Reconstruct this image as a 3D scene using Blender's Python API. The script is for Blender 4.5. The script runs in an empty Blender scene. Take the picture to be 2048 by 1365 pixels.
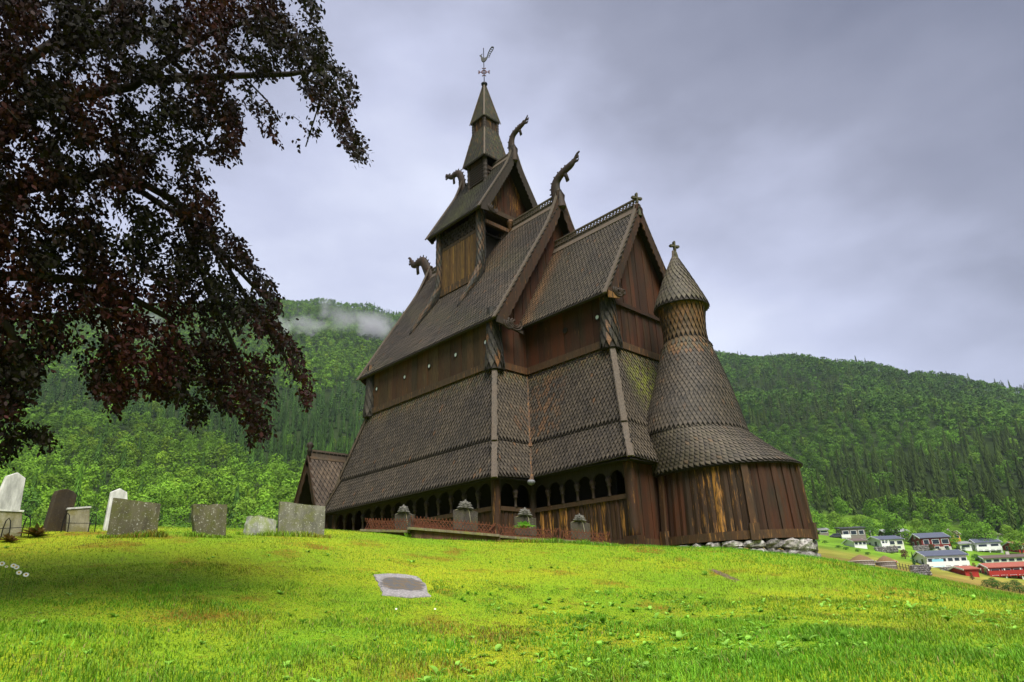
import bpy, math, random, bmesh
import numpy as np
from mathutils import Vector, Matrix
random.seed(7); rng = np.random.default_rng(7)
PI = math.pi
scene = bpy.context.scene
C = scene.collection

# ------------------------------------------------------------------ camera
CAM = np.array([15.2952, -13.6842, -1.4974]); FPX = 1340.7323; YAW, PITCH, ROLL = -0.8078, 0.3674, -0.035
def cam_axes():
    F = np.array([math.sin(YAW)*math.cos(PITCH), math.cos(YAW)*math.cos(PITCH), math.sin(PITCH)])
    Rt = np.array([math.cos(YAW), -math.sin(YAW), 0.0]); U = np.cross(Rt, F)
    c, s = math.cos(ROLL), math.sin(ROLL)
    return c*Rt+s*U, -s*Rt+c*U, F
RT, UP, FW = cam_axes()
cd = bpy.data.cameras.new("camera"); cam = bpy.data.objects.new("camera", cd); C.objects.link(cam)
M = Matrix.Identity(4)
for i in range(3):
    M[i][0], M[i][1], M[i][2], M[i][3] = RT[i], UP[i], -FW[i], CAM[i]
cam.matrix_world = M
cd.sensor_width = 36; cd.lens = FPX/2048*36; cd.clip_start = 0.1; cd.clip_end = 6000
scene.camera = cam
# ------------------------------------------------------------------ exposure
scene.view_settings.view_transform = 'Standard'; scene.view_settings.look = 'None'
scene.view_settings.exposure = 1.85; scene.view_settings.gamma = 1
scene.render.engine = 'CYCLES'
scene.cycles.max_bounces = 6; scene.cycles.diffuse_bounces = 3; scene.cycles.glossy_bounces = 2
scene.cycles.transmission_bounces = 3; scene.cycles.volume_bounces = 0; scene.cycles.transparent_max_bounces = 8
# ------------------------------------------------------------------ sun
SUN_EL, SUN_AZ = math.radians(56), math.radians(118)     # azimuth from +y towards +x
sl = bpy.data.lights.new("sun", 'SUN'); sl.energy = 2.0; sl.angle = math.radians(34); sl.color = (1.0, 0.95, 0.86)
so = bpy.data.objects.new("sun", sl); C.objects.link(so)
sd = Vector((math.sin(SUN_AZ)*math.cos(SUN_EL), math.cos(SUN_AZ)*math.cos(SUN_EL), math.sin(SUN_EL)))
so.rotation_euler = sd.to_track_quat('Z', 'Y').to_euler()
# ------------------------------------------------------------------ world: nishita sky under broken cloud
w = bpy.data.worlds.new("World"); scene.world = w; w.use_nodes = True
nt = w.node_tree; N = nt.nodes; LK = nt.links; N.clear()
def nd(t, **k):
    n = N.new(t)
    for a, b in k.items():
        if hasattr(n, a): setattr(n, a, b)
        else: n.inputs[a].default_value = b
    return n
out = nd('ShaderNodeOutputWorld'); bg = nd('ShaderNodeBackground'); bg.inputs[1].default_value = 0.05
sky = nd('ShaderNodeTexSky', sky_type='NISHITA', sun_disc=False, sun_elevation=SUN_EL, sun_rotation=SUN_AZ)
tc = nd('ShaderNodeTexCoord'); mp = nd('ShaderNodeMapping'); mp.inputs['Scale'].default_value = (1.0, 1.0, 2.0)
mp.inputs['Location'].default_value = (0.35, 0.1, 0.2)
LK.new(tc.outputs['Generated'], mp.inputs[0])
n1 = nd('ShaderNodeTexNoise'); n1.inputs['Scale'].default_value = 1.6; n1.inputs['Detail'].default_value = 7; n1.inputs['Roughness'].default_value = .52
LK.new(mp.outputs[0], n1.inputs[0])
# broad brightening of the cloud deck towards the thin cloud low in the north-west, darker to the north
sep = nd('ShaderNodeSeparateXYZ'); LK.new(tc.outputs['Generated'], sep.inputs[0])
dp = nd('ShaderNodeVectorMath', operation='DOT_PRODUCT'); LK.new(tc.outputs['Generated'], dp.inputs[0])
bd = np.array([-0.80, 0.50, 0.34]); bd /= np.linalg.norm(bd); dp.inputs[1].default_value = tuple(bd)
r1 = nd('ShaderNodeMapRange'); r1.inputs[1].default_value = .55; r1.inputs[2].default_value = 1.0
LK.new(dp.outputs['Value'], r1.inputs[0])
r2 = nd('ShaderNodeMapRange'); r2.inputs[1].default_value = .05; r2.inputs[2].default_value = .62; r2.inputs[3].default_value = 1; r2.inputs[4].default_value = 0
LK.new(sep.outputs['Z'], r2.inputs[0])
def mth(op, a, b=None, c=None):
    m = nd('ShaderNodeMath', operation=op)
    for i, v in enumerate((a, b, c)):
        if v is None: continue
        if isinstance(v, (int, float)): m.inputs[i].default_value = v
        else: LK.new(v, m.inputs[i])
    return m.outputs[0]
a = mth('MULTIPLY', r1.outputs[0], .60); b = mth('MULTIPLY', r2.outputs[0], .40)
c_ = mth('MULTIPLY', mth('SUBTRACT', n1.outputs[0], .5), 1.5)
t = mth('ADD', mth('ADD', a, b), c_); t = mth('ADD', t, .06)
cr = nd('ShaderNodeValToRGB'); LK.new(t, cr.inputs[0])
el = cr.color_ramp.elements
el[0].position = 0; el[0].color = (1.05, 1.12, 1.55, 1)
el[1].position = 1; el[1].color = (5.1, 5.35, 6.3, 1)
e = cr.color_ramp.elements.new(.38); e.color = (1.95, 2.05, 2.65, 1)
e = cr.color_ramp.elements.new(.7); e.color = (3.55, 3.75, 4.85, 1)
# overcast brightens towards the zenith; out of view it is boosted as added fill
zr = nd('ShaderNodeMapRange'); zr.inputs[1].default_value = .74; zr.inputs[2].default_value = 1; zr.inputs[3].default_value = 1; zr.inputs[4].default_value = 4.5
LK.new(sep.outputs['Z'], zr.inputs[0])
vm = nd('ShaderNodeVectorMath', operation='SCALE'); LK.new(cr.outputs[0], vm.inputs[0]); LK.new(zr.outputs[0], vm.inputs['Scale'])
mix = nd('ShaderNodeMix', data_type='RGBA'); mix.inputs[0].default_value = .92
LK.new(sky.outputs[0], mix.inputs[6]); LK.new(vm.outputs[0], mix.inputs[7])
LK.new(mix.outputs[2], bg.inputs[0]); LK.new(bg.outputs[0], out.inputs[0])

# ------------------------------------------------------------------ helpers
def ray(px, py):
    d = FW*FPX + RT*(px-1024) - UP*(py-682.5); return d/np.linalg.norm(d)
def at(px, py, r):                       # the point seen at a pixel of the photo, r metres away over the ground
    d = ray(px, py); return CAM + d/math.hypot(d[0], d[1])*r
def thing(name, label, cat, loc=(0, 0, 0), rz=0, group=None):
    o = bpy.data.objects.new(name, None); C.objects.link(o); o.location = loc; o.rotation_euler = (0, 0, rz)
    o.empty_display_size = .3
    o['label'] = label; o['category'] = cat
    if group: o['group'] = group
    return o
WORLD = set()                          # things whose parts are built in world coordinates
def tag(o, label=None, cat=None, group=None, kind=None):
    if label: o['label'] = label
    if cat: o['category'] = cat
    if group: o['group'] = group
    if kind: o['kind'] = kind
    return o
def np_mesh(name, V, F, mat, parent=None, col=None, smooth=False):
    """V (n,3) array, F list of tuples or (m,k) array, col per-vertex (n,3/4)"""
    me = bpy.data.meshes.new(name)
    V = np.asarray(V, dtype=np.float32)
    if isinstance(F, np.ndarray):
        k = F.shape[1]; m = F.shape[0]
        me.vertices.add(len(V)); me.vertices.foreach_set('co', V.ravel())
        me.loops.add(m*k); me.loops.foreach_set('vertex_index', F.ravel().astype(np.int32))
        me.polygons.add(m); me.polygons.foreach_set('loop_start', (np.arange(m)*k).astype(np.int32))
        me.polygons.foreach_set('loop_total', np.full(m, k, dtype=np.int32))
        me.update(calc_edges=True)
    else:
        me.from_pydata(V.tolist(), [], F); me.update()
    if col is not None:
        col = np.asarray(col, dtype=np.float32)
        if col.shape[1] == 3: col = np.hstack([col, np.ones((len(col), 1), np.float32)])
        ca = me.color_attributes.new('Col', 'FLOAT_COLOR', 'POINT'); ca.data.foreach_set('color', col.ravel())
    if smooth: me.polygons.foreach_set('use_smooth', [True]*len(me.polygons))
    me.materials.append(mat)
    o = bpy.data.objects.new(name, me); C.objects.link(o)
    if parent:
        o.parent = parent; r = parent
        while r.parent: r = r.parent
        if parent.name in WORLD: o.matrix_parent_inverse = Matrix.Translation(parent.location).inverted()
    return o
class MB:
    def __init__(s): s.V = []; s.F = []; s.K = []; s.c = (0.5, 0, 0)
    def add(s, vs, fs, c=None):
        n = len(s.V); s.V += [tuple(v) for v in vs]; s.F += [tuple(i+n for i in f) for f in fs]
        s.K += [c or s.c]*len(vs); return s
    def box(s, x0, y0, z0, x1, y1, z1, c=None):
        v = [(x, y, z) for x in (x0, x1) for y in (y0, y1) for z in (z0, z1)]
        return s.add(v, [(0, 1, 3, 2), (4, 6, 7, 5), (0, 4, 5, 1), (2, 3, 7, 6), (0, 2, 6, 4), (1, 5, 7, 3)], c)
    def beam(s, p, q, w, h, up=(0, 0, 1), c=None, w2=None, h2=None):
        p, q, up = Vector(p), Vector(q), Vector(up); d = (q-p).normalized(); sx = d.cross(up).normalized(); u = sx.cross(d).normalized()
        v = []
        for P, ww, hh in ((p, w, h), (q, w2 or w, h2 or h)):
            v += [P-sx*ww/2-u*hh/2, P+sx*ww/2-u*hh/2, P+sx*ww/2+u*hh/2, P-sx*ww/2+u*hh/2]
        return s.add(v, [(3, 2, 1, 0), (4, 5, 6, 7), (0, 1, 5, 4), (1, 2, 6, 5), (2, 3, 7, 6), (3, 0, 4, 7)], c)
    def prism(s, poly, th, c=None):          # polygon (3D points) extruded by vector th
        th = Vector(th); n = len(poly); a = [Vector(p) for p in poly]; v = a+[p+th for p in a]
        f = [tuple(range(n))[::-1], tuple(range(n, 2*n))]+[(i, (i+1) % n, (i+1) % n+n, i+n) for i in range(n)]
        return s.add(v, f, c)
    def tube(s, pts, rad, n=8, c=None, cap=True):
        pts = [Vector(p) for p in pts]; m = len(pts)
        if not hasattr(rad, '__len__'): rad = [rad]*m
        v = []; f = []; ref = None
        for i, p in enumerate(pts):
            d = (pts[min(i+1, m-1)]-pts[max(i-1, 0)]).normalized()
            if ref is None: ref = Vector((0, 0, 1)) if abs(d.z) < .9 else Vector((1, 0, 0))
            sx = d.cross(ref).normalized(); u = sx.cross(d).normalized(); ref = u
            for k in range(n):
                a = 2*PI*k/n; v.append(p+sx*math.cos(a)*rad[i]+u*math.sin(a)*rad[i])
        for i in range(m-1):
            for k in range(n): f.append((i*n+k, i*n+(k+1) % n, (i+1)*n+(k+1) % n, (i+1)*n+k))
        if cap: f += [tuple(range(n))[::-1], tuple(range((m-1)*n, m*n))]
        return s.add(v, f, c)
    def lathe(s, cx, cy, prof, n=12, c=None, hy=1):      # prof [(r,z)]
        v = []; f = []
        for r, z in prof:
            for k in range(n): a = 2*PI*k/n; v.append((cx+r*math.cos(a), cy+r*hy*math.sin(a), z))
        m = len(prof)
        for i in range(m-1):
            for k in range(n): f.append((i*n+k, i*n+(k+1) % n, (i+1)*n+(k+1) % n, (i+1)*n+k))
        f += [tuple(range(n))[::-1], tuple(range((m-1)*n, m*n))]
        return s.add(v, f, c)
    def build(s, name, mat, parent=None, smooth=False):
        o = np_mesh(name, np.array(s.V, dtype=float).reshape(-1, 3), s.F, mat, parent, np.array(s.K, dtype=float), smooth)
        return o

# ------------------------------------------------------------------ materials
def newmat(name):
    m = bpy.data.materials.new(name); m.use_nodes = True; t = m.node_tree
    b = t.nodes['Principled BSDF']; b.inputs['Specular IOR Level'].default_value = .3
    return m, t, b
class NT:
    def __init__(s, t): s.t = t
    def n(s, ty, **k):
        n = s.t.nodes.new(ty)
        for a, b in k.items():
            if a in ('sc', 'det', 'rough', 'dist'):
                n.inputs[{'sc': 'Scale', 'det': 'Detail', 'rough': 'Roughness', 'dist': 'Distortion'}[a]].default_value = b
            else: setattr(n, a, b)
        return n
    def l(s, a, b): s.t.links.new(a, b)
    def noise(s, vec, sc, det=3, rough=.5, scale3=None):
        if scale3:
            mp = s.n('ShaderNodeMapping'); mp.inputs['Scale'].default_value = scale3; s.l(vec, mp.inputs[0]); vec = mp.outputs[0]
        n = s.n('ShaderNodeTexNoise', sc=sc, det=det, rough=rough); s.l(vec, n.inputs[0]); return n.outputs[0]
    def math(s, op, a, b=None, clamp=False):
        m = s.n('ShaderNodeMath', operation=op); m.use_clamp = clamp
        for i, v in enumerate((a, b)):
            if v is None: continue
            if isinstance(v, (int, float)): m.inputs[i].default_value = v
            else: s.l(v, m.inputs[i])
        return m.outputs[0]
    def rng(s, v, a, b, c=0, d=1):
        m = s.n('ShaderNodeMapRange'); s.l(v, m.inputs[0])
        for i, x in enumerate((a, b, c, d)): m.inputs[i+1].default_value = x
        return m.outputs[0]
    def mix(s, f, a, b, bt='MIX'):
        m = s.n('ShaderNodeMix', data_type='RGBA', blend_type=bt)
        if isinstance(f, (int, float)): m.inputs[0].default_value = f
        else: s.l(f, m.inputs[0])
        for i, v in ((6, a), (7, b)):
            if isinstance(v, tuple): m.inputs[i].default_value = (*v[:3], 1)
            else: s.l(v, m.inputs[i])
        return m.outputs[2]
    def pos(s): return s.n('ShaderNodeNewGeometry').outputs['Position']
    def col(s):
        a = s.n('ShaderNodeAttribute', attribute_name='Col'); sp = s.n('ShaderNodeSeparateColor'); s.l(a.outputs['Color'], sp.inputs[0])
        return sp.outputs[0], sp.outputs[1], sp.outputs[2], a.outputs['Color']
    def bump(s, h, st, dist, b):
        n = s.n('ShaderNodeBump'); n.inputs['Strength'].default_value = st; n.inputs['Distance'].default_value = dist
        s.l(h, n.inputs['Height']); s.l(n.outputs[0], b.inputs['Normal'])
def timber(name, base, red, worn, rough=.75):
    # tarred wood: Col.r tone, Col.g how red, Col.b how worn (bare orange wood shows through)
    m, t, b = newmat(name); k = NT(t); p = k.pos(); r, g, bl, _ = k.col()
    fine = k.noise(p, 9, 4, .6, (4, 4, .35)); broad = k.noise(p, 1.7, 3, .5, (2.2, 2.2, .5)); fib = k.noise(p, 30, 3, .6, (3, 3, .12))
    c = k.mix(k.rng(fine, .3, .7), tuple(x*.55 for x in base), tuple(x*1.5 for x in base))
    rf = k.math('MULTIPLY', k.rng(broad, .3, .62), g, True)
    c = k.mix(rf, c, red)
    wn = k.math('ADD', k.math('MULTIPLY', fib, .45), k.math('MULTIPLY', k.noise(p, 3.2, 5, .65, (4.5, 4.5, .55)), .75))
    th = k.rng(bl, 0, 1, .82, .50); wf = k.math('MULTIPLY', k.math('SUBTRACT', wn, th), 9, True)
    wf = k.math('MULTIPLY', wf, k.rng(bl, 0, .12))
    c = k.mix(wf, c, k.mix(fine, tuple(x*.5 for x in worn), worn))
    c = k.mix(1.0, c, k.mix(r, (.55, .55, .55), (1.45, 1.4, 1.35)), 'MULTIPLY')
    k.l(c, b.inputs['Base Color']); b.inputs['Roughness'].default_value = rough
    k.bump(fine, .35, .02, b); return m
def shinglemat(name, dark, light, moss=(.13, .15, .012)):
    m, t, b = newmat(name); k = NT(t); p = k.pos(); r, g, bl, _ = k.col()
    fib = k.noise(p, 40, 3, .6, (1, 1, .35)); br = k.noise(p, .9, 3)
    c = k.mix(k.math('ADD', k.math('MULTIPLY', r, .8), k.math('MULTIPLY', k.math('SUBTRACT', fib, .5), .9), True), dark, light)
    c = k.mix(k.math('MULTIPLY', bl, k.rng(fib, .3, .6)), c, (.22, .09, .022))
    c = k.mix(k.math('MULTIPLY', g, k.rng(k.noise(p, 6, 4), .35, .6)), c, moss)
    c = k.mix(1.0, c, k.mix(k.rng(br, .35, .65), (.8, .8, .82), (1.15, 1.12, 1.05)), 'MULTIPLY')
    k.l(c, b.inputs['Base Color']); b.inputs['Roughness'].default_value = .7; b.inputs['Specular IOR Level'].default_value = .35
    k.bump(fib, .4, .01, b); return m
def plain(name, c, rough=.7, metal=0, var=.25, sc=8):
    m, t, b = newmat(name); k = NT(t); p = k.pos()
    f = k.noise(p, sc, 4, .6)
    cc = k.mix(k.rng(f, .3, .7), tuple(x*(1-var) for x in c), tuple(min(1, x*(1+var)) for x in c))
    k.l(cc, b.inputs['Base Color']); b.inputs['Roughness'].default_value = rough; b.inputs['Metallic'].default_value = metal
    return m
def vcolmat(name, rough=.8, var=.3, sc=3, trans=0, spec=.2):
    m, t, b = newmat(name); k = NT(t); p = k.pos(); _, _, _, c = k.col()
    f = k.noise(p, sc, 3, .6)
    cc = k.mix(1.0, c, k.mix(k.rng(f, .3, .7), (1-var,)*3, (1+var,)*3), 'MULTIPLY')
    k.l(cc, b.inputs['Base Color']); b.inputs['Roughness'].default_value = rough; b.inputs['Specular IOR Level'].default_value = spec
    if trans:
        tr = k.n('ShaderNodeBsdfTranslucent'); k.l(cc, tr.inputs[0]); ms = k.n('ShaderNodeMixShader'); ms.inputs[0].default_value = trans
        k.l(b.outputs[0], ms.inputs[1]); k.l(tr.outputs[0], ms.inputs[2]); k.l(ms.outputs[0], t.nodes['Material Output'].inputs[0])
    return m
M_wall = timber('tarred_boards', (.024, .0150, .0075), (.060, .0165, .0050), (.44, .21, .045))
M_gold = timber('golden_boards', (.082, .048, .019), (.10, .04, .01), (.20, .12, .035))
M_clere = timber('clerestory_boards', (.042, .028, .012), (.080, .022, .007), (.22, .11, .03))
M_beam = timber('weathered_beam', (.042, .028, .016), (.09, .036, .012), (.40, .20, .06))
M_trim = timber('grey_trim', (.072, .060, .047), (.16, .08, .03), (.3, .2, .1))
M_dark = timber('dark_carving', (.024, .019, .014), (.08, .030, .009), (.33, .17, .05))
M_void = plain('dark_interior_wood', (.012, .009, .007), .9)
M_shin = shinglemat('roof_shingles', (.0055, .0044, .0034), (.135, .108, .078))
M_shin2 = shinglemat('tower_shingles', (.006, .0055, .0045), (.075, .063, .045))
M_shin3 = shinglemat('drum_shingles', (.007, .0045, .003), (.135, .076, .028))
M_iron = plain('black_iron', (.014, .015, .018), .5, .6)
M_verd = plain('weathered_copper', (.018, .022, .02), .6, .3)
M_glass = plain('painted_sky_pane', (.62, .68, .78), .15, 0, .05)  # pale blue paints the sky's reflection into the pane colour
M_hole = plain('dark_hole', (.01, .008, .008), .6)

# ------------------------------------------------------------------ terrain height
NP = np.array([(15.3, -13.7, -3.0), (19, -17, -3.9), (9.36, -12.8, -1.90), (10.89, -9.61, -2.12), (13.97, -7.83, -2.12), (6.37, -12.5, -1.33),
 (7.98, -6.86, -1.51), (13.23, -3.9, -1.95), (12.11, 2.0, -1.75), (9.65, 3.41, -1.22), (7.57, 3.68, -.80), (1.39, -12.03, -.29), (.68, -10.3, -.04),
 (1.11, -8.81, -.06), (.3, -5.68, .13), (-.1, -4.36, .20), (2.61, -2.37, -.19), (4.21, -.14, -.31), (7.05, -8.03, -1.28), (8.75, -2.45, -1.22),
 (6.2, 1.6, -.52), (-4, -2, .22), (-9, -4, .45), (-11, 0, .35), (-13, 6, .2), (-8, -11, .45), (-8, -18, -.1), (2, -19, -1.2), (9, -21, -2.4),
 (0, 10, -.5), (6, 8.5, -1.0), (9, 8, -1.75), (13, 9, -2.9), (17, 4, -3.0), (19, -4, -3.2), (24, -12, -4.3), (3, 16, -1.6), (12, 18, -3.6),
 (-10, 14, -.6), (-20, 0, -.4), (-18, -14, -.6), (20, 18, -5), (-6, 24, -2.4), (4.5, 4.7, -.5), (-3, 4, -.2), (25, 2, -4.6), (12, -26, -3.6), (24, -24, -5)])
def _tps(d2): return np.where(d2 > 1e-9, d2*np.log(np.maximum(d2, 1e-9)), 0)*.5
def _fit():
    n = len(NP); d2 = ((NP[:, None, :2]-NP[None, :, :2])**2).sum(-1); K = _tps(d2)+np.eye(n)*.6
    P = np.hstack([np.ones((n, 1)), NP[:, :2]]); A = np.zeros((n+3, n+3)); A[:n, :n] = K; A[:n, n:] = P; A[n:, :n] = P.T
    return np.linalg.solve(A, np.concatenate([NP[:, 2], np.zeros(3)]))
WT = _fit()
AZC = np.array([-180, -130, -100, -86, -70, -60, -45, -30, -24, -18, -12, -6, 10, 40, 90, 180.])
RR = np.array([45, 80, 120, 160, 210, 260, 340, 450, 650, 900, 1150, 1700.])
Z45 = np.array([-5, -4, -3, -2.5, -2.5, -2.5, -2.5, -1.5, -.5, -1.7, -2.8, -3.6, -5, -6, -6, -5.])
EL = np.array([  # elevation in degrees seen from the camera at each distance
 [-3, -3, -2, -1, 0, 2, 4, 6, 8, 9, 8], [-3, -2, -1, 0, 1, 3, 6, 9, 11, 12, 10], [-1, 1, 3, 5, 6.5, 9, 12, 14.5, 16, 17, 13],
 [0, 2.5, 5, 6.5, 8, 10, 13, 16.5, 18.3, 19, 14], [0, 3, 5, 7, 9, 12, 15.5, 19.5, 22.2, 23.5, 17], [0, 3, 5, 7, 9, 12, 15.5, 19.5, 22.2, 23.7, 17],
 [-.5, 2, 4, 6, 8, 11, 14.5, 18.5, 21, 22.3, 16], [.3, 1.3, 2.8, 4.4, 6, 9, 12.6, 16, 18.9, 17, 12], [1.3, 2.1, 2.8, 3.5, 4.2, 6.5, 10.3, 14.3, 17.0, 15, 11],
 [-.2, .6, 1.2, 2.2, 3.2, 5.3, 8.8, 12.9, 15.9, 14, 10], [-2.0, -1.2, -.3, .8, 2.0, 4.3, 7.6, 11.1, 13.3, 12.4, 9], [-2.5, -1.8, -.9, .4, 1.6, 3.8, 6.7, 9.3, 10.2, 9.6, 8],
 [-3, -2, -1, 0, 1.5, 3, 5, 7, 8, 8, 7], [-4, -4, -3, -2, -1, 1, 3, 5, 7, 7, 6], [-4, -4, -3, -2, 0, 2, 4, 6, 8, 8, 7], [-3, -3, -2, -1, 0, 2, 4, 6, 8, 9, 8]])
ZT = np.hstack([Z45[:, None], CAM[2]+RR[None, 1:]*np.tan(np.radians(EL))])
AZF = np.linspace(-180, 180, 361)
def _smooth_table():
    T = np.stack([np.interp(AZF, AZC, ZT[:, j]) for j in range(ZT.shape[1])], 1)
    for _ in range(10): T = (np.roll(T, 1, 0)+2*T+np.roll(T, -1, 0))/4
    return T
TF = _smooth_table()
def height(x, y):
    x = np.atleast_1d(np.asarray(x, float)); y = np.atleast_1d(np.asarray(y, float))
    dx, dy = x-CAM[0], y-CAM[1]; r = np.hypot(dx, dy); az = np.degrees(np.arctan2(dx, dy))
    nearz = np.full(x.shape, 0.0); m = r < 60
    if m.any():
        P = np.stack([x[m], y[m]], 1); d2 = ((P[:, None]-NP[None, :, :2])**2).sum(-1)
        nearz[m] = _tps(d2)@WT[:-3]+WT[-3]+P@WT[-2:]
    fi = (az+180); i0 = np.clip(np.floor(fi).astype(int), 0, 359); ta = fi-i0
    lr = np.log(np.clip(r, 45, 1699)); L = np.log(RR); j = np.clip(np.searchsorted(L, lr)-1, 0, len(RR)-2)
    tb = (lr-L[j])/(L[j+1]-L[j])
    far = (TF[i0, j]*(1-ta)+TF[i0+1, j]*ta)*(1-tb)+(TF[i0, j+1]*(1-ta)+TF[i0+1, j+1]*ta)*tb
    far = far+(np.sin(x*.021+1.3)*np.cos(y*.017)*.012+np.sin(x*.06+y*.05)*.004)*np.clip(r-250, 0, 900)
    s = np.clip((r-26)/19, 0, 1); s = s*s*(3-2*s)
    micro = .018*np.sin(x*2.1+.7*np.sin(y*1.3))*np.cos(y*1.7+x*.6)+.03*np.sin(x*.8+2)*np.sin(y*.9)
    return np.where(r < 45, nearz*(1-s)+far*s, far)+micro*np.clip(1-(r-20)/20, 0, 1)
def hz(x, y): return float(height(x, y)[0])
def on_ground(px, py, r0=8, r1=600):       # where the sight line through a pixel of the photo meets the ground
    rs = np.geomspace(r0, r1, 700); d = ray(px, py); h = math.hypot(d[0], d[1])
    P = CAM+d[None]/h*rs[:, None]; g = height(P[:, 0], P[:, 1]); s = np.where(g > P[:, 2])[0]
    i = s[0] if len(s) else len(rs)-1
    return P[i], rs[i]

# ------------------------------------------------------------------ setting: terrain sheets
def grid_sheet(name, azs, rs, mat, colfn, kind='structure', drop=0.0):
    A, R_ = np.meshgrid(np.radians(azs), rs, indexing='ij'); X = CAM[0]+np.sin(A)*R_; Y_ = CAM[1]+np.cos(A)*R_
    Z = height(X.ravel(), Y_.ravel())-drop; V = np.stack([X.ravel(), Y_.ravel(), Z], 1)
    n, m = A.shape; i = np.arange(n-1)[:, None]*m+np.arange(m-1)[None]; i = i.ravel()
    F = np.stack([i, i+1, i+m+1, i+m], 1)[:, ::-1]
    o = np_mesh(name, V, F, mat, None, colfn(V, np.degrees(A).ravel(), R_.ravel()), True); o['kind'] = kind
    return o
def lawnmat():
    m, t, b = newmat('lawn_ground'); k = NT(t); p = k.pos()
    a = k.noise(p, .35, 3); f = k.noise(p, 5, 5, .65); g = k.noise(p, 45, 3, .6); q = k.noise(p, 1.1, 4, .6)
    c = k.mix(k.rng(a, .38, .62), (.17, .30, .012), (.29, .34, .014))
    c = k.mix(k.rng(q, .55, .72), c, (.21, .135, .014))
    c = k.mix(k.math('MULTIPLY', k.rng(f, .56, .70), .7), c, (.10, .062, .016))
    c = k.mix(1.0, c, k.mix(k.rng(g, .3, .7), (.5, .5, .5), (1.35, 1.35, 1.3)), 'MULTIPLY')
    k.l(c, b.inputs['Base Color']); b.inputs['Roughness'].default_value = .9; b.inputs['Specular IOR Level'].default_value = .1
    k.bump(g, .8, .03, b); return m
M_lawn = lawnmat()
M_hill = vcolmat('hillside_ground', .95, .3, .12, spec=.05)
grid_sheet('lawn', np.arange(-180, 180.1, 1.0), np.concatenate([[0.01, 1, 2, 3], np.arange(4, 44.1, .4)]), M_lawn, lambda V, a, r: np.full((len(V), 3), .5))
def pnoise(x, y, s, seed=0):
    r = np.random.default_rng(seed); o = np.zeros_like(x)
    for k in range(7):
        th = r.uniform(0, 2*PI); f = s*r.uniform(.6, 2.2); o += np.sin((x*math.cos(th)+y*math.sin(th))*f+r.uniform(0, 6.3)+1.3*np.sin((x*math.sin(th)-y*math.cos(th))*f*.7))
    return o/7*1.6
def hillcol(V, a, r):
    x, y = V[:, 0], V[:, 1]; n = pnoise(x, y, .035, 5)[:, None]; n2 = pnoise(x, y, .12, 6)[:, None]
    green = np.array([.12, .23, .018]); dry = np.array([.22, .165, .04]); wood = np.array([.020, .034, .008])
    el = np.degrees(np.arctan2(V[:, 2]-CAM[2], r))
    # dry meadow below the village, mown green near the retaining walls
    d = np.clip((2.9-(a+23)*.255-el)*1.3+.35+n[:, 0]*.9+n2[:, 0]*.3, 0, 1); d = np.where(r > 50, d, d*.5)[:, None]
    c = green*(1+.3*n2)*(1-d)+dry*(1+.25*n2)*d
    wd = np.clip((r-np.where(a < -40, 100, 285))/20, 0, 1)[:, None]
    return np.clip(c*(1-wd)+wood*wd, 0, 1)
grid_sheet('hillside', np.arange(-180, 180.1, 1.0), np.concatenate([np.arange(43.6, 60, 2), np.arange(62, 300, 6), np.geomspace(300, 1700, 60)]), M_hill, hillcol, drop=.01)

# ================================================================== the stave church
L_, s_, c_w, YC = 10.607, 1.595, 3.948, 4.739
Z0 = -.235; ZE_N, ZE_C = 2.03, 2.19; D2, Z2 = .463, 3.35; D3, Z3 = 1.24, 6.12
CH = thing('stave_church', 'tall dark wooden stave church with stacked shingled roofs, dragon heads and round apse turret', 'church', (-3, YC, Z0))
WORLD.add(CH.name)
def tone(j=.5, moss=0, orange=0): return (min(1, max(0, random.gauss(j+.12, .11))), moss, orange)
def put(mb, P, u, s, n, wd, e, col, th=.022):
    h = wd*.485; P0 = P+n*(th+.006)
    a = P0; b = P0+u*h+s*e*.95-n*.004; c = P0+u*h+s*e*2.15-n*(th); d = P0-u*h+s*e*2.15-n*(th); f = P0-u*h+s*e*.95-n*.004
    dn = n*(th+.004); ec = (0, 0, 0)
    # gap shade painted into each shingle: dark rim, black edges, paler middle
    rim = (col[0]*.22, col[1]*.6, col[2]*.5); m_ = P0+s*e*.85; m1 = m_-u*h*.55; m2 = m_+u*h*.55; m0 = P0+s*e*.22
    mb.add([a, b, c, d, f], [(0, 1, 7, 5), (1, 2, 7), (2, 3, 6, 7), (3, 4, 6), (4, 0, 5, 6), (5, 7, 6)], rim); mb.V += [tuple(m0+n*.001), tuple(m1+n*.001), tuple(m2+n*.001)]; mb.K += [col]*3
    mb.add([a, b, c, d, f, a-dn, b-dn, f-dn], [(0, 5, 6, 1), (0, 4, 7, 5), (1, 6, 2), (4, 3, 7)], ec)
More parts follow.
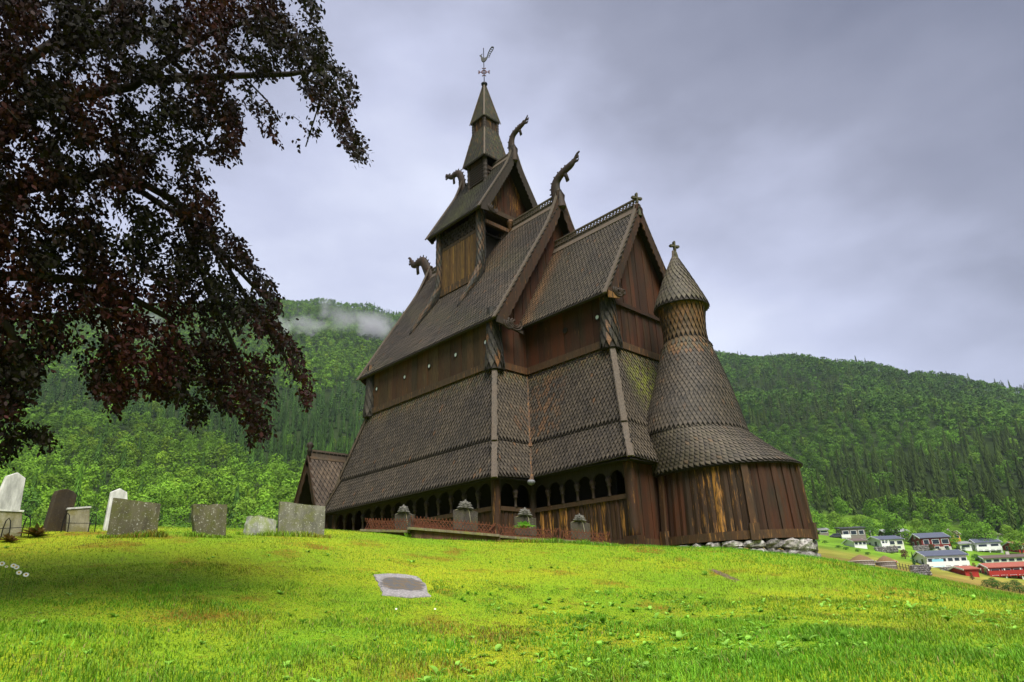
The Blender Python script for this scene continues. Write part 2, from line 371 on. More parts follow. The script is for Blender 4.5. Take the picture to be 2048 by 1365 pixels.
def shingle_quad(mb, A, B, Cq, D, wd=.15, e=.135, colfn=None, th=.034, mg=.35):
    """A,B bottom edge (left, right seen from outside), Cq,D top edge (right, left)"""
    A, B, Cq, D = map(Vector, (A, B, Cq, D)); u = (B-A).normalized(); n = (B-A).cross(D-A).normalized(); s = n.cross(u).normalized()
    H = max((D-A).dot(s), (Cq-B).dot(s)); rows = max(1, int(round(H/e))); e = H/rows
    for k in range(rows):
        v = k/rows; l = A.lerp(D, v); r = B.lerp(Cq, v); ul = (l-A).dot(u); ur = (r-A).dot(u); base = A.lerp(D, v)
        i0 = math.ceil(ul/wd-.5*(k % 2)-mg); i1 = math.floor(ur/wd-.5*(k % 2)+mg)
        for i in range(i0, i1+1):
            uu = (i+.5*(k % 2))*wd; f = (uu-ul)/max(ur-ul, 1e-6); P = l.lerp(r, f) if 0 <= f <= 1 else l+u*(uu-ul)
            col = colfn(P) if colfn else tone()
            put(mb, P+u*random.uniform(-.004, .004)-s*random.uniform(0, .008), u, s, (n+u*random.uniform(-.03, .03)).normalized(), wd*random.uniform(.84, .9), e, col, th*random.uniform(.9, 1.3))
def shingle_surf(mb, surf, a0, a1, ncol, nrow, colfn=None, th=.02, v0=0, v1=1):
    for k in range(nrow):
        v = v0+(v1-v0)*k/nrow; dv = (v1-v0)/nrow
        for i in range(ncol):
            a = a0+(a1-a0)*(i+.5*(k % 2)+.25)/ncol; da = (a1-a0)/ncol
            P = Vector(surf(a, v)); Pu = Vector(surf(a+da, v)); Pv = Vector(surf(a, min(1, v+dv))) if v+dv <= 1 else None
            s = (Pv-P) if Pv else (P-Vector(surf(a, v-dv))); e = s.length
            if e < 1e-5: continue
            s = s/e; u = Pu-P; wd = u.length; u = (u-s*u.dot(s)).normalized(); n = u.cross(s).normalized()
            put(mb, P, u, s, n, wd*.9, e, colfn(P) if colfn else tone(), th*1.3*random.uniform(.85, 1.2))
def quad_mesh(mb, A, B, Cq, D, c=(.4, 0, 0), th=.05, off=.0):
    A, B, Cq, D = map(Vector, (A, B, Cq, D)); n = (B-A).cross(D-A).normalized()
    mb.prism([A-n*off, B-n*off, Cq-n*off, D-n*off], -n*th, c)
# ---- the two skirts of roof over the gallery
def cham_z(y_or_x, za, zb, t): return za+(zb-za)*t
def mosscol(P):
    m = 0; o = 0
    if P.x > 2.7 and P.y < 5 and P.z > 3.3: m = max(0, 1-abs(P.z-4.9)/1.4)*min(1, max(0, (P.y-2.9)*1.6))
    if P.z > 5.3: m = max(m, (P.z-5.3)*.35); o = (P.z-5.3)*.6 if random.random() < .4 else 0
    if -.8 < P.x+P.y*0 < .9 and P.z > 3.4 and P.y > 1.5: o = max(o, .5*(random.random() < .5)*(1-abs(P.x)/1.2))
    if random.random() < .01: o = .4
    return tone(.47, m, o)
def skirt(name, za, zb, da, db, eave, lab=None):
    """za: (nave z, chancel z) at the lower edge inset da; zb, db upper"""
    mb = MB(); base = MB(); zn, zc = za; tn, tcz = zb; zi = (zn+zc)/2; ti = (tn+tcz)/2
    def p(x, y, d, z, sx, sy): return (x+sx*d, y+sy*d, z)
    Q = []
    # nave south, nave east stub, chancel south, chancel east stub
    Q.append(((-L_+da, da, zn), (-da, da, zn), (-db, db, tn), (-L_+db, db, tn)))
    Q.append(((-da, da, zn), (-da, s_+da, zi), (-db, s_+db, ti), (-db, db, tn)))
    Q.append(((-da, s_+da, zi), (c_w-da, s_+da, zc), (c_w-db, s_+db, tcz), (-db, s_+db, ti)))
    Q.append(((c_w-da, s_+da, zc), (c_w-da, YC, zc-.2), (c_w-db, YC, tcz), (c_w-db, s_+db, tcz)))
    # west end
    Q.append(((-L_+da, 2*YC-da, zn), (-L_+da, da, zn), (-L_+db, db, tn), (-L_+db, 2*YC-db, tn)))
    m = lambda P: (P[0], 2*YC-P[1], P[2])
    for A, B, Cq, D in Q[:4]: Q.append((m(B), m(A), m(D), m(Cq)))
    for i, q in enumerate(Q):
        quad_mesh(base, *q, off=.004, th=.05)
        shingle_quad(mb, *q, wd=.158 if i in (0, 4) else .15, e=.15 if i in (0, 4) else .14, colfn=mosscol)
    o = mb.build(name, M_shin, CH); base.build('roof_boarding', M_dark, o)
    if lab: o['label'] = lab
    # hip and valley boards
    hb = []; vb = []
    for fy in (lambda y: y, lambda y: 2*YC-y):
        for (x0, y0, zz, x1, y1, zt, kind) in ((-da, da, zn, -db, db, tn, 'h'), (c_w-da, s_+da, zc, c_w-db, s_+db, tcz, 'h'), (-L_+da, da, zn, -L_+db, db, tn, 'h'), (-da, s_+da, zi, -db, s_+db, ti, 'v')):
            p0, p1 = Vector((x0, fy(y0), zz)), Vector((x1, fy(y1), zt)); d = (p1-p0)
            outv = Vector((-1 if x0 < -5 else 1, -1 if fy(1) < 3 else 1, .35)).normalized()
            if kind == 'h':
                hb.append(MB()); hb[-1].beam(p0-d.normalized()*.10+outv*.10, p1+d.normalized()*.02+outv*.10, .17, .035, outv, (.5, .1, .12))
                ax = Vector((1 if x0 > -5 else -1, 0, 0)); ay = Vector((0, -1 if fy(1) < 3 else 1, 0))
                for w_ in (ax, ay): hb[-1].beam(p0-d.normalized()*.09+outv*.02+w_*.075, p1+outv*.02+w_*.075, .10, .03, (w_*.8+outv*.8), (.7, .1, .12))
            else:
                vb.append(MB()); vb[-1].beam(p0-d.normalized()*.12+outv*.06, p1+outv*.06, .13, .03, outv, (.45, .5, .55))
    for o2 in hb: o2.build('hip_board', M_trim, CH)
    for o2 in vb: o2.build('valley_board', M_beam, CH)
skirt('gallery_roof', (ZE_N, ZE_C), (Z2+.02, Z2+.05), 0.0, D2+.05, True)
skirt('aisle_roof', (Z2-.04, Z2-.0), (Z3, Z3+.02), D2-.03, D3, False)
# soffit of the gallery roof
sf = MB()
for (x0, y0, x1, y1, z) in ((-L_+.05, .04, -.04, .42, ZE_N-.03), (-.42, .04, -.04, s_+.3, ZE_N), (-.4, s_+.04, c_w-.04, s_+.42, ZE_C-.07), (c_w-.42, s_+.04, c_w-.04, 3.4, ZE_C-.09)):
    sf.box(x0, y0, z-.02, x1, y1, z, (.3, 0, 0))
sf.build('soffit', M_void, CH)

# ---- board walls
def boards(mb, p0, p1, z0, topfn, nrm, wd=.2, red=.3, worn=.2, th=.035, step=.018, gap=.008, wornfn=None, redfn=None):
    p0, p1, nrm = Vector((*p0, 0)), Vector((*p1, 0)), Vector((*nrm, 0)).normalized(); Lh = (p1-p0).length; u = (p1-p0)/Lh
    n = max(1, round(Lh/wd)); xs = np.linspace(0, Lh, n+1); xs[1:-1] += rng.normal(0, wd*.06, n-1)
    for i in range(n):
        a, b = p0+u*(xs[i]+gap/2), p0+u*(xs[i+1]-gap/2); off = nrm*(step*(i % 2)+random.uniform(0, .005))
        za, zb = topfn(a), topfn(b)
        if max(za, zb) <= z0+.02: continue
        za, zb = max(za, z0+.01), max(zb, z0+.01); mid = (a+b)/2
        col = (min(1, max(0, random.gauss(.5, .2))), max(0, min(1, (redfn(mid) if redfn else red)+random.uniform(-.25, .25))), max(0, min(1, (wornfn(mid) if wornfn else worn)*random.uniform(.5, 1.4))))
        mb.prism([Vector((a.x, a.y, z0))+off, Vector((b.x, b.y, z0))+off, Vector((b.x, b.y, zb))+off, Vector((a.x, a.y, za))+off], nrm*th, col)
def const(z): return lambda p: z
wb = MB()
boards(wb, (-L_+D3, D3), (-D3, D3), Z3-.3, const(8.2), (0, -1), .36, wornfn=lambda p: .30-.1*random.random(), redfn=lambda p: .25)
wb.build('nave_wall', M_clere, CH)
wb = MB()
boards(wb, (-D3, D3+.03), (-D3, s_+D3+.2), Z3-.3, const(8.2), (1, 0), .3, red=.9, worn=.12)
boards(wb, (-D3, s_+D3), (c_w-D3, s_+D3), Z3-.3, const(8.0), (0, -1), .33, redfn=lambda p: .9-.12*abs(p.x+1), wornfn=lambda p: .22)
boards(wb, (c_w-D3, s_+D3), (c_w-D3, 2*YC-s_-D3), Z3-.3, const(7.72), (1, 0), .2, red=.75, worn=.14)
boards(wb, (c_w-D3, 2*YC-s_-D3), (-D3, 2*YC-s_-D3), Z3-.3, const(8.0), (0, 1), .33)
wb.build('chancel_wall', M_wall, CH)
wb = MB()
boards(wb, (-D3, 2*YC-D3), (-L_+D3, 2*YC-D3), Z3-.3, const(8.2), (0, 1), .36)
boards(wb, (-L_+D3, 2*YC-D3), (-L_+D3, D3), Z3-.3, const(8.2), (-1, 0), .33)
boards(wb, (-D3, 2*YC-s_-D3), (-D3, 2*YC-D3), Z3-.3, const(8.2), (1, 0), .3)
wb.build('nave_wall', M_wall, CH)
# sill beams at the foot of the clerestory
sb = MB(); pr = .06
sb.box(-L_+D3+.2, D3-.06-pr, Z3-.02, -D3-.2, D3-.02, Z3+.23, (.6, .05, .45))
sb.box(-D3+.02, D3+.22, Z3-.02, -D3+.06+pr, s_+D3-.06, Z3+.23, (.6, .7, .5))
sb.box(-D3+.14, s_+D3-.06-pr, Z3-.02, c_w-D3-.2, s_+D3-.02, Z3+.24, (.6, .3, .35))
sb.box(c_w-D3+.02, s_+D3+.2, Z3-.02, c_w-D3+.06+pr, 2*YC-s_-D3-.2, Z3+.22, (.6, .35, .5))
sb.build('sill_beam', M_beam, CH)
# portholes
def disc(mb, c, n, r, th, c_=None, seg=14):
    c, n = Vector(c), Vector(n).normalized(); u = n.orthogonal().normalized(); v = n.cross(u)
    mb.prism([c+u*math.cos(2*PI*i/seg)*r+v*math.sin(2*PI*i/seg)*r for i in range(seg)], n*th, c_)
for (x, y, z, nx, ny, white) in ((-8.8, D3, 7.16, 0, -1, 1), (-6.69, D3, 7.15, 0, -1, 1), (-5.01, D3, 7.17, 0, -1, 1), (-3.34, D3, 7.16, 0, -1, 1), (-1.62, D3, 7.15, 0, -1, 1),
                             (2.27, s_+D3, 7.25, 0, -1, 1), (.8, s_+D3, 7.24, 0, -1, 0), (-D3, 2.95, 7.4, 1, 0, 0)):
    m = MB(); n = Vector((nx, ny, 0)); p = Vector((x, y, z))+n*.05
    for i in range(14):
        a0, a1 = 2*PI*i/14, 2*PI*(i+1)/14; t_ = Vector((-ny, nx, 0)).normalized(); q = lambda r, a: p+t_*math.cos(a)*r+Vector((0, 0, 1))*math.sin(a)*r
        m.prism([q(.078, a0), q(.11, a0), q(.11, a1), q(.078, a1)], n*.035, (.35, .1, .1))
    f = m.build('porthole', M_dark, CH)
    g = MB(); disc(g, p, n+Vector((0, 0, -.12)), .078, .012); g.build('pane', M_glass if white else M_hole, f)

# ---- gabled roofs
def slopes(name, x0, x1, ye, ze, zr, mat, wd, e, colfn=None, th=.09):
    """gabled roof with ridge along x: both slopes, shingled"""
    mb = MB(); base = MB()
    S = ((x0, ye, ze), (x1, ye, ze), (x1, YC, zr), (x0, YC, zr)); T = ((x1, 2*YC-ye, ze), (x0, 2*YC-ye, ze), (x0, YC, zr), (x1, YC, zr))
    for q in (S, T):
        shingle_quad(mb, *q, wd=wd, e=e, colfn=colfn); quad_mesh(base, *q, th=th, off=.004, c=(.3, 0, 0))
    o = mb.build(name, mat, CH); base.build('roof_boarding', M_dark, o); return o
def roofcol(P):
    o = .4 if random.random() < .02 else 0
    if P.z > 11.2 and -8.2 < P.x < -3 and P.z < 15: o = max(o, .35*random.random())
    return tone(.5+.12*math.sin(P.x*1.3+P.z), .12*max(0, math.sin(P.x*.9+P.z*2)), o)
NR = dict(x0=-9.88, x1=-.727, ye=.914, ze=7.822, zr=14.055)
CR = dict(x0=-D3+.06, x1=3.067, ye=2.383, ze=7.813, zr=11.923)
TR = dict(x0=-7.221, x1=-3.395, ye=2.598, ze=14.353, zr=18.011)
slopes('nave_roof', mat=M_shin, wd=.158, e=.15, colfn=roofcol, **NR)
slopes('chancel_roof', mat=M_shin, wd=.15, e=.15, colfn=lambda P: tone(.5, .05, (.4 if random.random() < .02 else 0)+(max(0, .5-abs(P.x+.9))*1.2)), **CR)
slopes('tower_roof', mat=M_shin2, wd=.13, e=.13, colfn=lambda P: tone(.42, .25+.2*math.sin(P.x*2), 0), **TR)
# barge boards with a scalloped lower edge, verge strip on top
def barge(x, side, ye, ze, zr, sweep, depth, mat, dirx=1, col=(.5, .3, .35), scal=.11, zlift=.0):
    """carved board along the gable edge, on the plane x; side -1 south, +1 north"""
    mb = MB(); Y0 = YC+side*(YC-ye); n = 40; up = []; lo = []
    for i in range(n+1):
        f = i/n; y = Y0+(YC-Y0)*f; z = ze+(zr-ze)*f+sweep*max(0, f-.72)**2*8
        sl = Vector((0, (YC-Y0), zr-ze)).normalized(); nr = Vector((0, -sl.z*(-side), -abs(sl.y))).normalized()
        nr = Vector((0, sl.z*(1 if YC-Y0 < 0 else 1)*(-side), -abs(sl.y)))
        dsc = depth*(1-.25*f)+(.05*abs(math.sin(f*n*.5*PI/1.0)))*(scal/.11)
        up.append(Vector((x, y, z+.03))); lo.append(Vector((x, y, z))+nr.normalized()*dsc)
    for i in range(n):
        mb.prism([up[i], up[i+1], lo[i+1], lo[i]], (dirx*.05, 0, 0), col)
    return mb, up
def verge(x, side, ye, ze, zr, sweep, dirx, col=(.7, .05, .1), w=.14):
    mb = MB(); Y0 = YC+side*(YC-ye); n = 14; pts = []
    sl = Vector((0, YC-Y0, zr-ze)).normalized(); nrm = Vector((0, side*sl.z, abs(sl.y)))
    for i in range(n+1):
        f = i/n; pts.append(Vector((x-dirx*.03, Y0+(YC-Y0)*f, ze+(zr-ze)*f+sweep*max(0, f-.72)**2*8))+nrm*.06-(sl*.12 if i == 0 else sl*0))
    for i in range(n): mb.beam(pts[i], pts[i+1], w, .05, nrm, col)
    return mb
for (R_, dep, sw) in ((NR, .42, .95), (CR, .34, .25), (TR, .34, .8)):
    for x, dx in ((R_['x1'], 1), (R_['x0'], -1)):
        if R_ is CR and dx < 0: continue
        for sd_ in (-1, 1):
            mb, _ = barge(x, sd_, R_['ye'], R_['ze'], R_['zr'], sw, dep, None, dx, (.35, .5, .42) if R_ is CR else ((.35, .1, .05) if R_ is TR else (.5, .35, .35)))
            mb.build('bargeboard', M_dark if R_ is TR else M_wall, CH)
            verge(x, sd_, R_['ye'], R_['ze'], R_['zr'], sw, dx, (.6, .05, .1) if R_ is TR else (.7, .05, .1)).build('verge_board', M_trim, CH)
# curled carvings where the barge boards end
def scroll(mb, x, y, z, sx, r=.28, c=(.5, .2, .2)):
    for k, (rr, ph, oy) in enumerate(((r, 2.6, 0), (r*.66, 2.2, .07), (r*.38, 1.6, .12))):
        pts = [Vector((x, y+sx*(oy+rr*math.cos(ph+a)+rr*.6), z+rr*math.sin(ph+a)*.75)) for a in np.linspace(0, 4.4, 14)]
        mb.tube(pts, [.035*(1-.5*i/13)+.012 for i in range(14)], 6, c)
cv = MB(); scroll(cv, -.66, 1.55, 7.72, 1, .34); scroll(cv, -.66, 1.3, 7.62, 1, .22)
cv.beam((-.69, .92, 7.70), (-.69, 2.15, 7.45), .06, .26, (0, 0, 1), (.5, .1, .05), h2=.1)
cv.build('eave_carving', M_dark, CH)
cv = MB(); scroll(cv, 3.12, 2.75, 7.95, 1, .24); scroll(cv, 3.12, 3.05, 8.02, 1, .16); cv.beam((3.1, 2.40, 7.72), (3.1, 2.95, 7.75), .05, .26, (0, 0, 1), (.5, .7, .9), h2=.1)
cv.build('eave_carving', M_dark, CH)
cv = MB(); scroll(cv, -3.32, 3.1, 14.42, 1, .26); cv.beam((-3.36, 2.6, 14.27), (-3.36, 3.35, 14.3), .06, .24, (0, 0, 1), (.4, .1, .05), h2=.12)
cv.build('eave_carving', M_dark, CH)
# gable walls
def gable(name, x, ye, zb, ze, zr, d, red, worn, wd=.24, nx=1):
    mb = MB(); sl = (zr-ze)/(YC-ye)
    boards(mb, (x, ye+.1), (x, 2*YC-ye-.1), zb, lambda p: ze+(YC-ye-abs(p.y-YC))*sl-d, (nx, 0), wd, red, worn)
    mb.build(name, M_wall, CH)
gable('gable_wall', -D3, NR['ye'], 7.7, NR['ze'], NR['zr'], .2, .95, .10)
gable('gable_wall', c_w-D3, CR['ye'], 7.76, CR['ze'], CR['zr'], .18, .7, .05)
gable('gable_wall', -L_+D3, NR['ye'], 7.7, NR['ze'], NR['zr'], .2, .5, .1, nx=-1)
gable('gable_wall', -4.05, TR['ye'], 14.75, TR['ze'], TR['zr'], .18, .95, .55, .2)
gable('gable_wall', -6.75, TR['ye'], 14.75, TR['ze'], TR['zr'], .18, .6, .3, .2, nx=-1)
gb = MB()
gb.box(c_w-D3+.05, 2.9, 7.66, c_w-D3+.14, 2*YC-2.9, 7.80, (.25, .5, 0)); gb.build('tie_beam', M_wall, CH)
# interior backs so nothing shows through
# ridge crests with pierced openwork
def crest(x0, x1, z, h, sag=0):
    mb = MB(); n = int((x1-x0)/.16)
    mb.beam((x0, YC, z+.10), (x1, YC, z+.10), .10, .24, (0, 0, 1), (.5, .1, .1))
    mb.beam((x0, YC, z+h), (x1, YC, z+h), .08, .06, (0, 0, 1), (.5, .1, .1))
    for i in range(n+1):
        x = x0+(x1-x0)*i/n; mb.beam((x, YC, z+.2), (x+.05, YC, z+h), .05, .045, (1, 0, 0), (.45, .1, .1))
        if i < n: mb.beam((x, YC, z+h), (x+(x1-x0)/n, YC, z+.24), .03, .035, (1, 0, 0), (.4, .1, .1))
    for s in (-1, 1):
        mb.beam((x0, YC+s*.12, z-.1), (x1, YC+s*.12, z-.1), .04, .26, (0, -s*.5, 1), (.75, .1, .1))
    mb.build('ridge_crest', M_trim, CH)
crest(-3.6, NR['x1']-.1, NR['zr'], .44); crest(NR['x0']+.1, -7.2, NR['zr'], .40); crest(-D3+.05, CR['x1']-.05, CR['zr'], .42); crest(-4.85, TR['x1'], TR['zr'], .12)

# ---- dragon heads
def dragon(pts, rad, y=YC, jaw=None, crestn=8, flat=.55):
    """a carved dragon: flat curved neck, ridged back, open jaws, tongue curling up"""
    mb = MB(); P = [Vector((p[0], y, p[1])) for p in pts]; rad = [r*(1.3 if i < len(rad)-4 else 1.55) for i, r in enumerate(rad)]
    for it in range(2):
        Q = [P[0]]; r2 = [rad[0]]
        for i in range(len(P)-1): Q += [P[i]*.75+P[i+1]*.25, P[i]*.25+P[i+1]*.75]; r2 += [rad[i]*.75+rad[i+1]*.25, rad[i]*.25+rad[i+1]*.75]
        Q.append(P[-1]); r2.append(rad[-1]); P, rad = Q, r2
    mb.tube(P, rad, 10, (.5, .2, .3))
    dirx = 1 if pts[-1][0] > pts[0][0] else -1; n = len(P)
    for i in range(1, int(n*.55), 2):                      # ridge of scales down the back
        d = (P[min(i+1, n-1)]-P[i-1]).normalized(); nr = Vector((-d.z*dirx, 0, d.x*dirx))
        mb.beam(P[i]+nr*rad[i]*.9, P[i]+nr*(rad[i]*1.35)+d*.03, .06, .05, (0, 1, 0), (.45, .1, .1))
    k = int(n*.5); d = (P[k+1]-P[k-1]).normalized(); nr = Vector((d.z*dirx, 0, -d.x*dirx))
    mb.tube([P[k]-d*.05, P[k]+nr*rad[k]*1.5, P[k]+nr*rad[k]*2.9+Vector((0, 0, -.03))], [rad[k]*.6, rad[k]*.5, rad[k]*.5], 8, (.3, .1, .1))     # throat peg
    k = int(n*.74); d = (P[min(k+1, n-1)]-P[k-1]).normalized(); nr = Vector((d.z*dirx, 0, -d.x*dirx))
    mb.tube([P[k]-d*.12, P[k]+nr*.10, P[k]+nr*.21+d*.06, P[k]+nr*.2+d*.16], [.07, .085, .06, .02], 8, (.4, .1, .2))            # lower jaw
    mb.tube([P[k]-nr*.02, P[k]-nr*.13-d*.02, P[k]-nr*.17-d*.10], [.07, .05, .015], 7, (.5, .2, .2))                 # ear
    mb.tube([P[k]+d*.12, P[k]+d*.2+nr*.12, P[k]+d*.28+nr*.08], [.07, .06, .02], 7, (.5, .2, .2))                    # upper lip
    for s in (-1, 1): mb.tube([P[k]+Vector((0, s*.06, 0)), P[k]+Vector((0, s*.11, .01))], [.05, .03], 8, (.6, .1, .1))   # eyes
    o = mb.build('dragon_head', M_dark, CH, True)
    for v in o.data.vertices: v.co.y = y+(v.co.y-y)*flat if abs(v.co.y-y) < 1 else v.co.y
    return o
dragon([(-.85, 13.75), (-.86, 14.3), (-.97, 14.75), (-.93, 15.12), (-.62, 15.36), (-.25, 15.47), (.05, 15.54), (.22, 15.66), (.36, 15.88), (.52, 15.93)], [.30, .22, .19, .18, .16, .14, .12, .06, .045, .03])
dragon([(-3.5, 17.6), (-3.46, 18.1), (-3.58, 18.65), (-3.45, 19.08), (-3.1, 19.22), (-2.9, 19.27), (-2.72, 19.32), (-2.58, 19.38), (-2.46, 19.5), (-2.38, 19.62)], [.24, .17, .15, .14, .13, .11, .09, .05, .035, .02])
dragon([(-9.8, 13.8), (-10.0, 14.3), (-10.25, 14.8), (-10.5, 15.25), (-10.85, 15.38), (-11.2, 15.3), (-11.45, 15.42), (-11.6, 15.65), (-11.75, 15.95), (-11.9, 16.0)], [.28, .22, .21, .2, .19, .15, .12, .07, .05, .03])
dragon([(-7.15, 17.7), (-7.2, 18.2), (-7.3, 18.75), (-7.5, 19.15), (-7.8, 19.25), (-8.05, 19.2), (-8.25, 19.3), (-8.4, 19.45), (-8.55, 19.6), (-8.62, 19.62)], [.22, .17, .16, .15, .14, .12, .09, .05, .035, .02])

# ---- shingled corner posts
def scaled_tube(name, path, rad, n=10, rows=None, mat=M_shin, colfn=None, pw=1.0):
    P = [Vector(p) for p in path]; cum = [0]
    for i in range(len(P)-1): cum.append(cum[-1]+(P[i+1]-P[i]).length)
    def at_(v):
        d = v*cum[-1]; i = 0
        while i < len(P)-2 and cum[i+1] < d: i += 1
        f = (d-cum[i])/(cum[i+1]-cum[i]); return P[i].lerp(P[i+1], f), rad[i]+(rad[i+1]-rad[i])*f, (P[i+1]-P[i]).normalized()
    def surf(a, v):
        c, r, d = at_(min(1, max(0, v))); u = Vector((0, 1, 0)).cross(d).normalized() if abs(d.y) < .9 else Vector((1, 0, 0)); w_ = d.cross(u)
        return c+(u*math.cos(a)+w_*math.sin(a))*r
    rows = rows or int(cum[-1]/.15); mb = MB(); shingle_surf(mb, surf, 0, 2*PI, n, rows, colfn, .022)
    core = MB(); core.tube(P, [max(.01, r-.004) for r in rad], 12, (.3, 0, 0)); o = mb.build(name, mat, CH); core.build('post_core', M_dark, o); return o
pc = lambda P: tone(.05, .05, .7 if random.random() < .12 else 0)
for (x, y) in ((-D3-.04, D3+.04), (c_w-D3-.04, s_+D3+.04), (-L_+D3+.04, D3+.04), (c_w-D3-.04, 2*YC-s_-D3-.04), (-D3, 2*YC-D3), (-L_+D3, 2*YC-D3)):
    scaled_tube('corner_post', [(x, y, Z3-.12), (x, y, 6.6), (x, y, 7.2), (x, y, 8.1)], [[.33, .28, .24, .22][0], .28, .24, .22], 10, 9, M_shin, pc)

# ---- central tower on the nave roof
TX0, TX1, TY = -6.72, -3.85, 2.98
slope_n = (NR['zr']-NR['ze'])/(YC-NR['ye'])
zroof = lambda y: NR['ze']+(y-NR['ye'])*slope_n
tw = MB()
boards(tw, (TX0, TY), (TX1, TY), 11.55, const(13.45), (0, -1), .12, red=.0, worn=.62, step=.012, gap=.006)
boards(tw, (TX1, 2*YC-TY), (TX0, 2*YC-TY), 11.55, const(14.3), (0, 1), .17, red=.1, worn=.3)
boards(tw, (TX0, 2*YC-TY), (TX0, TY), 11.55, const(14.8), (-1, 0), .2, red=.2, worn=.3)
tw.build('tower_wall', M_gold, CH)
tb = MB()
tb.box(TX0, TY-.09, 11.22, TX1, TY-.02, 11.54, (.6, .0, .6)); tb.box(TX0, TY-.05, 13.46, TX1, TY+.03, 13.62, (.5, .0, .4))
tb.build('tower_beam', M_beam, CH); tb = MB(); tb.box(TX1-.06, TY+.2, 13.92, TX1+.06, 2*YC-TY-.2, 14.10, (.5, .7, .5)); tb.box(TX1-.02, TY-.2, 14.55, TX1+.12, 2*YC-TY+.2, 14.78, (.4, .3, .1))
tb.build('tower_beam', M_beam, CH); tb = MB(); tb.box(TX1-.9, TY+.1, 14.5, TX1-.02, 2*YC-TY-.1, 14.6, (.2, 0, 0))
tb.build('tower_beam', M_beam, CH)
tp = MB(); tp.tube([(TX1+.02, YC, 13.6), (TX1+.02, YC, 14.35), (TX1+.02, YC, 14.45), (TX1+.02, YC, 14.55)], [.14, .13, .2, .2], 10, (.6, .6, .5)); tp.build('tower_beam', M_beam, CH, True)
# pierced frieze under the tower eave: crossed carved arches
fr = MB(); nb = 6
for i in range(nb):
    x0 = TX0+(TX1-TX0)*i/nb; x1 = TX0+(TX1-TX0)*(i+1)/nb; xm = (x0+x1)/2; y = TY-.03
    for a, b in (((x0, y, 14.3), (x1, y, 13.62)), ((x1, y, 14.3), (x0, y, 13.62)), ((x0, y, 13.95), (xm, y, 14.3)), ((xm, y, 13.62), (x1, y, 13.95)), ((x0, y, 13.95), (xm, y, 13.62)), ((x1, y, 13.95), (xm, y, 14.3))):
        fr.beam(a, b, .07, .06, (0, 1, 0), (.35, .1, .25))
    fr.box(xm-.08, y-.02, 13.62, xm+.08, y+.02, 13.92, (.4, .0, .5))
fr.box(TX0+.55, TY+.02, 13.5, TX1, TY+.05, 14.35, (.2, 0, 0))
fr.build('pierced_frieze', M_dark, CH)
ib = MB(); ib.box(TX0+.1, TY+.08, 11.2, TX1-.5, 2*YC-TY-.08, 13.7, (.2, 0, 0)); ib.box(TX0+.2, TY+.2, 13.7, TX1-.35, 2*YC-TY-.2, 13.74, (.2, 0, 0)); ib.build('bell_chamber', M_void, CH)
tcn = lambda P: tone(.2, .05, .35 if random.random() < .5 else 0)
for (x, sx) in ((TX1, 1), (TX0, -1)):
    for sy in (1, -1):
        Y_ = lambda y: YC+(y-YC)*sy
        tail = [(x-.42, Y_(2.05), zroof(2.05)+.02), (x-.3, Y_(2.35), zroof(2.35)+.14), (x-.13, Y_(2.72), zroof(2.72)+.22), (x-.03, Y_(2.93), 11.6), (x, Y_(TY), 12.3), (x, Y_(TY), 13.3), (x, Y_(TY), 14.45)]
        if sx < 0: tail = [(x-.6, Y_(1.85), zroof(1.85)+.02), (x-.42, Y_(2.2), zroof(2.2)+.14), (x-.2, Y_(2.65), zroof(2.65)+.22)]+tail[3:]
        scaled_tube('tower_corner_post', tail, [.05, .10, .17, .17, .175, .165, .16], 9, 26, M_shin2, tcn)

# ---- ridge turret, lantern and spire
TXC = -5.378
def hip4(name, w0, z0, w1, z1, mat, wd=.12, e=.12, moss=.3):
    mb = MB(); base = MB(); hb = MB(); cs = [(1, -1), (1, 1), (-1, 1), (-1, -1)]
    for i in range(4):
        a, b = cs[i-1], cs[i]
        q = ((TXC+a[0]*w0, YC+a[1]*w0, z0), (TXC+b[0]*w0, YC+b[1]*w0, z0), (TXC+b[0]*w1, YC+b[1]*w1, z1), (TXC+a[0]*w1, YC+a[1]*w1, z1))
        shingle_quad(mb, *q, wd=wd, e=e, th=.02, mg=-.1, colfn=lambda P: tone(.42, moss*random.random(), .4 if random.random() < .12 else 0)); quad_mesh(base, *q, th=.04, off=.004)
        o_ = Vector((b[0], b[1], .4)).normalized()*.04
        hb.beam(Vector((TXC+b[0]*w0, YC+b[1]*w0, z0-.03))+o_, Vector((TXC+b[0]*w1, YC+b[1]*w1, z1))+o_, .075, .03, (b[0], b[1], .4), (.7, .1, .15))
    o = mb.build(name, mat, CH); base.build('roof_boarding', M_dark, o); hb.build('hip_board', M_trim, CH)
hip4('turret_roof', .80, 18.31, .42, 20.35, M_shin2); hip4('spire', .525, 20.92, .035, 23.35, M_shin2, .10, .11, .35)
tq = MB()
for sx, sy in ((1, -1), (1, 1), (-1, 1), (-1, -1)):
    pts = [(TXC+sx*.58, YC+sy*.58, z) for z in np.arange(15.6, 18.5, .12)]
    tq = MB(); tq.tube(pts, [.10+.022*(i % 2) for i in range(len(pts))], 8, (.4, .1, .2)); tq.build('turned_column', M_dark, CH); tq = MB()
    pts = [(TXC+sx*.42, YC+sy*.42, z) for z in np.arange(20.2, 21.1, .08)]
    tq.tube(pts, [.075+.018*(i % 2) for i in range(len(pts))], 8, (.4, .1, .3)); tq.build('turned_column', M_dark, CH)
tq = MB(); tq2 = MB()
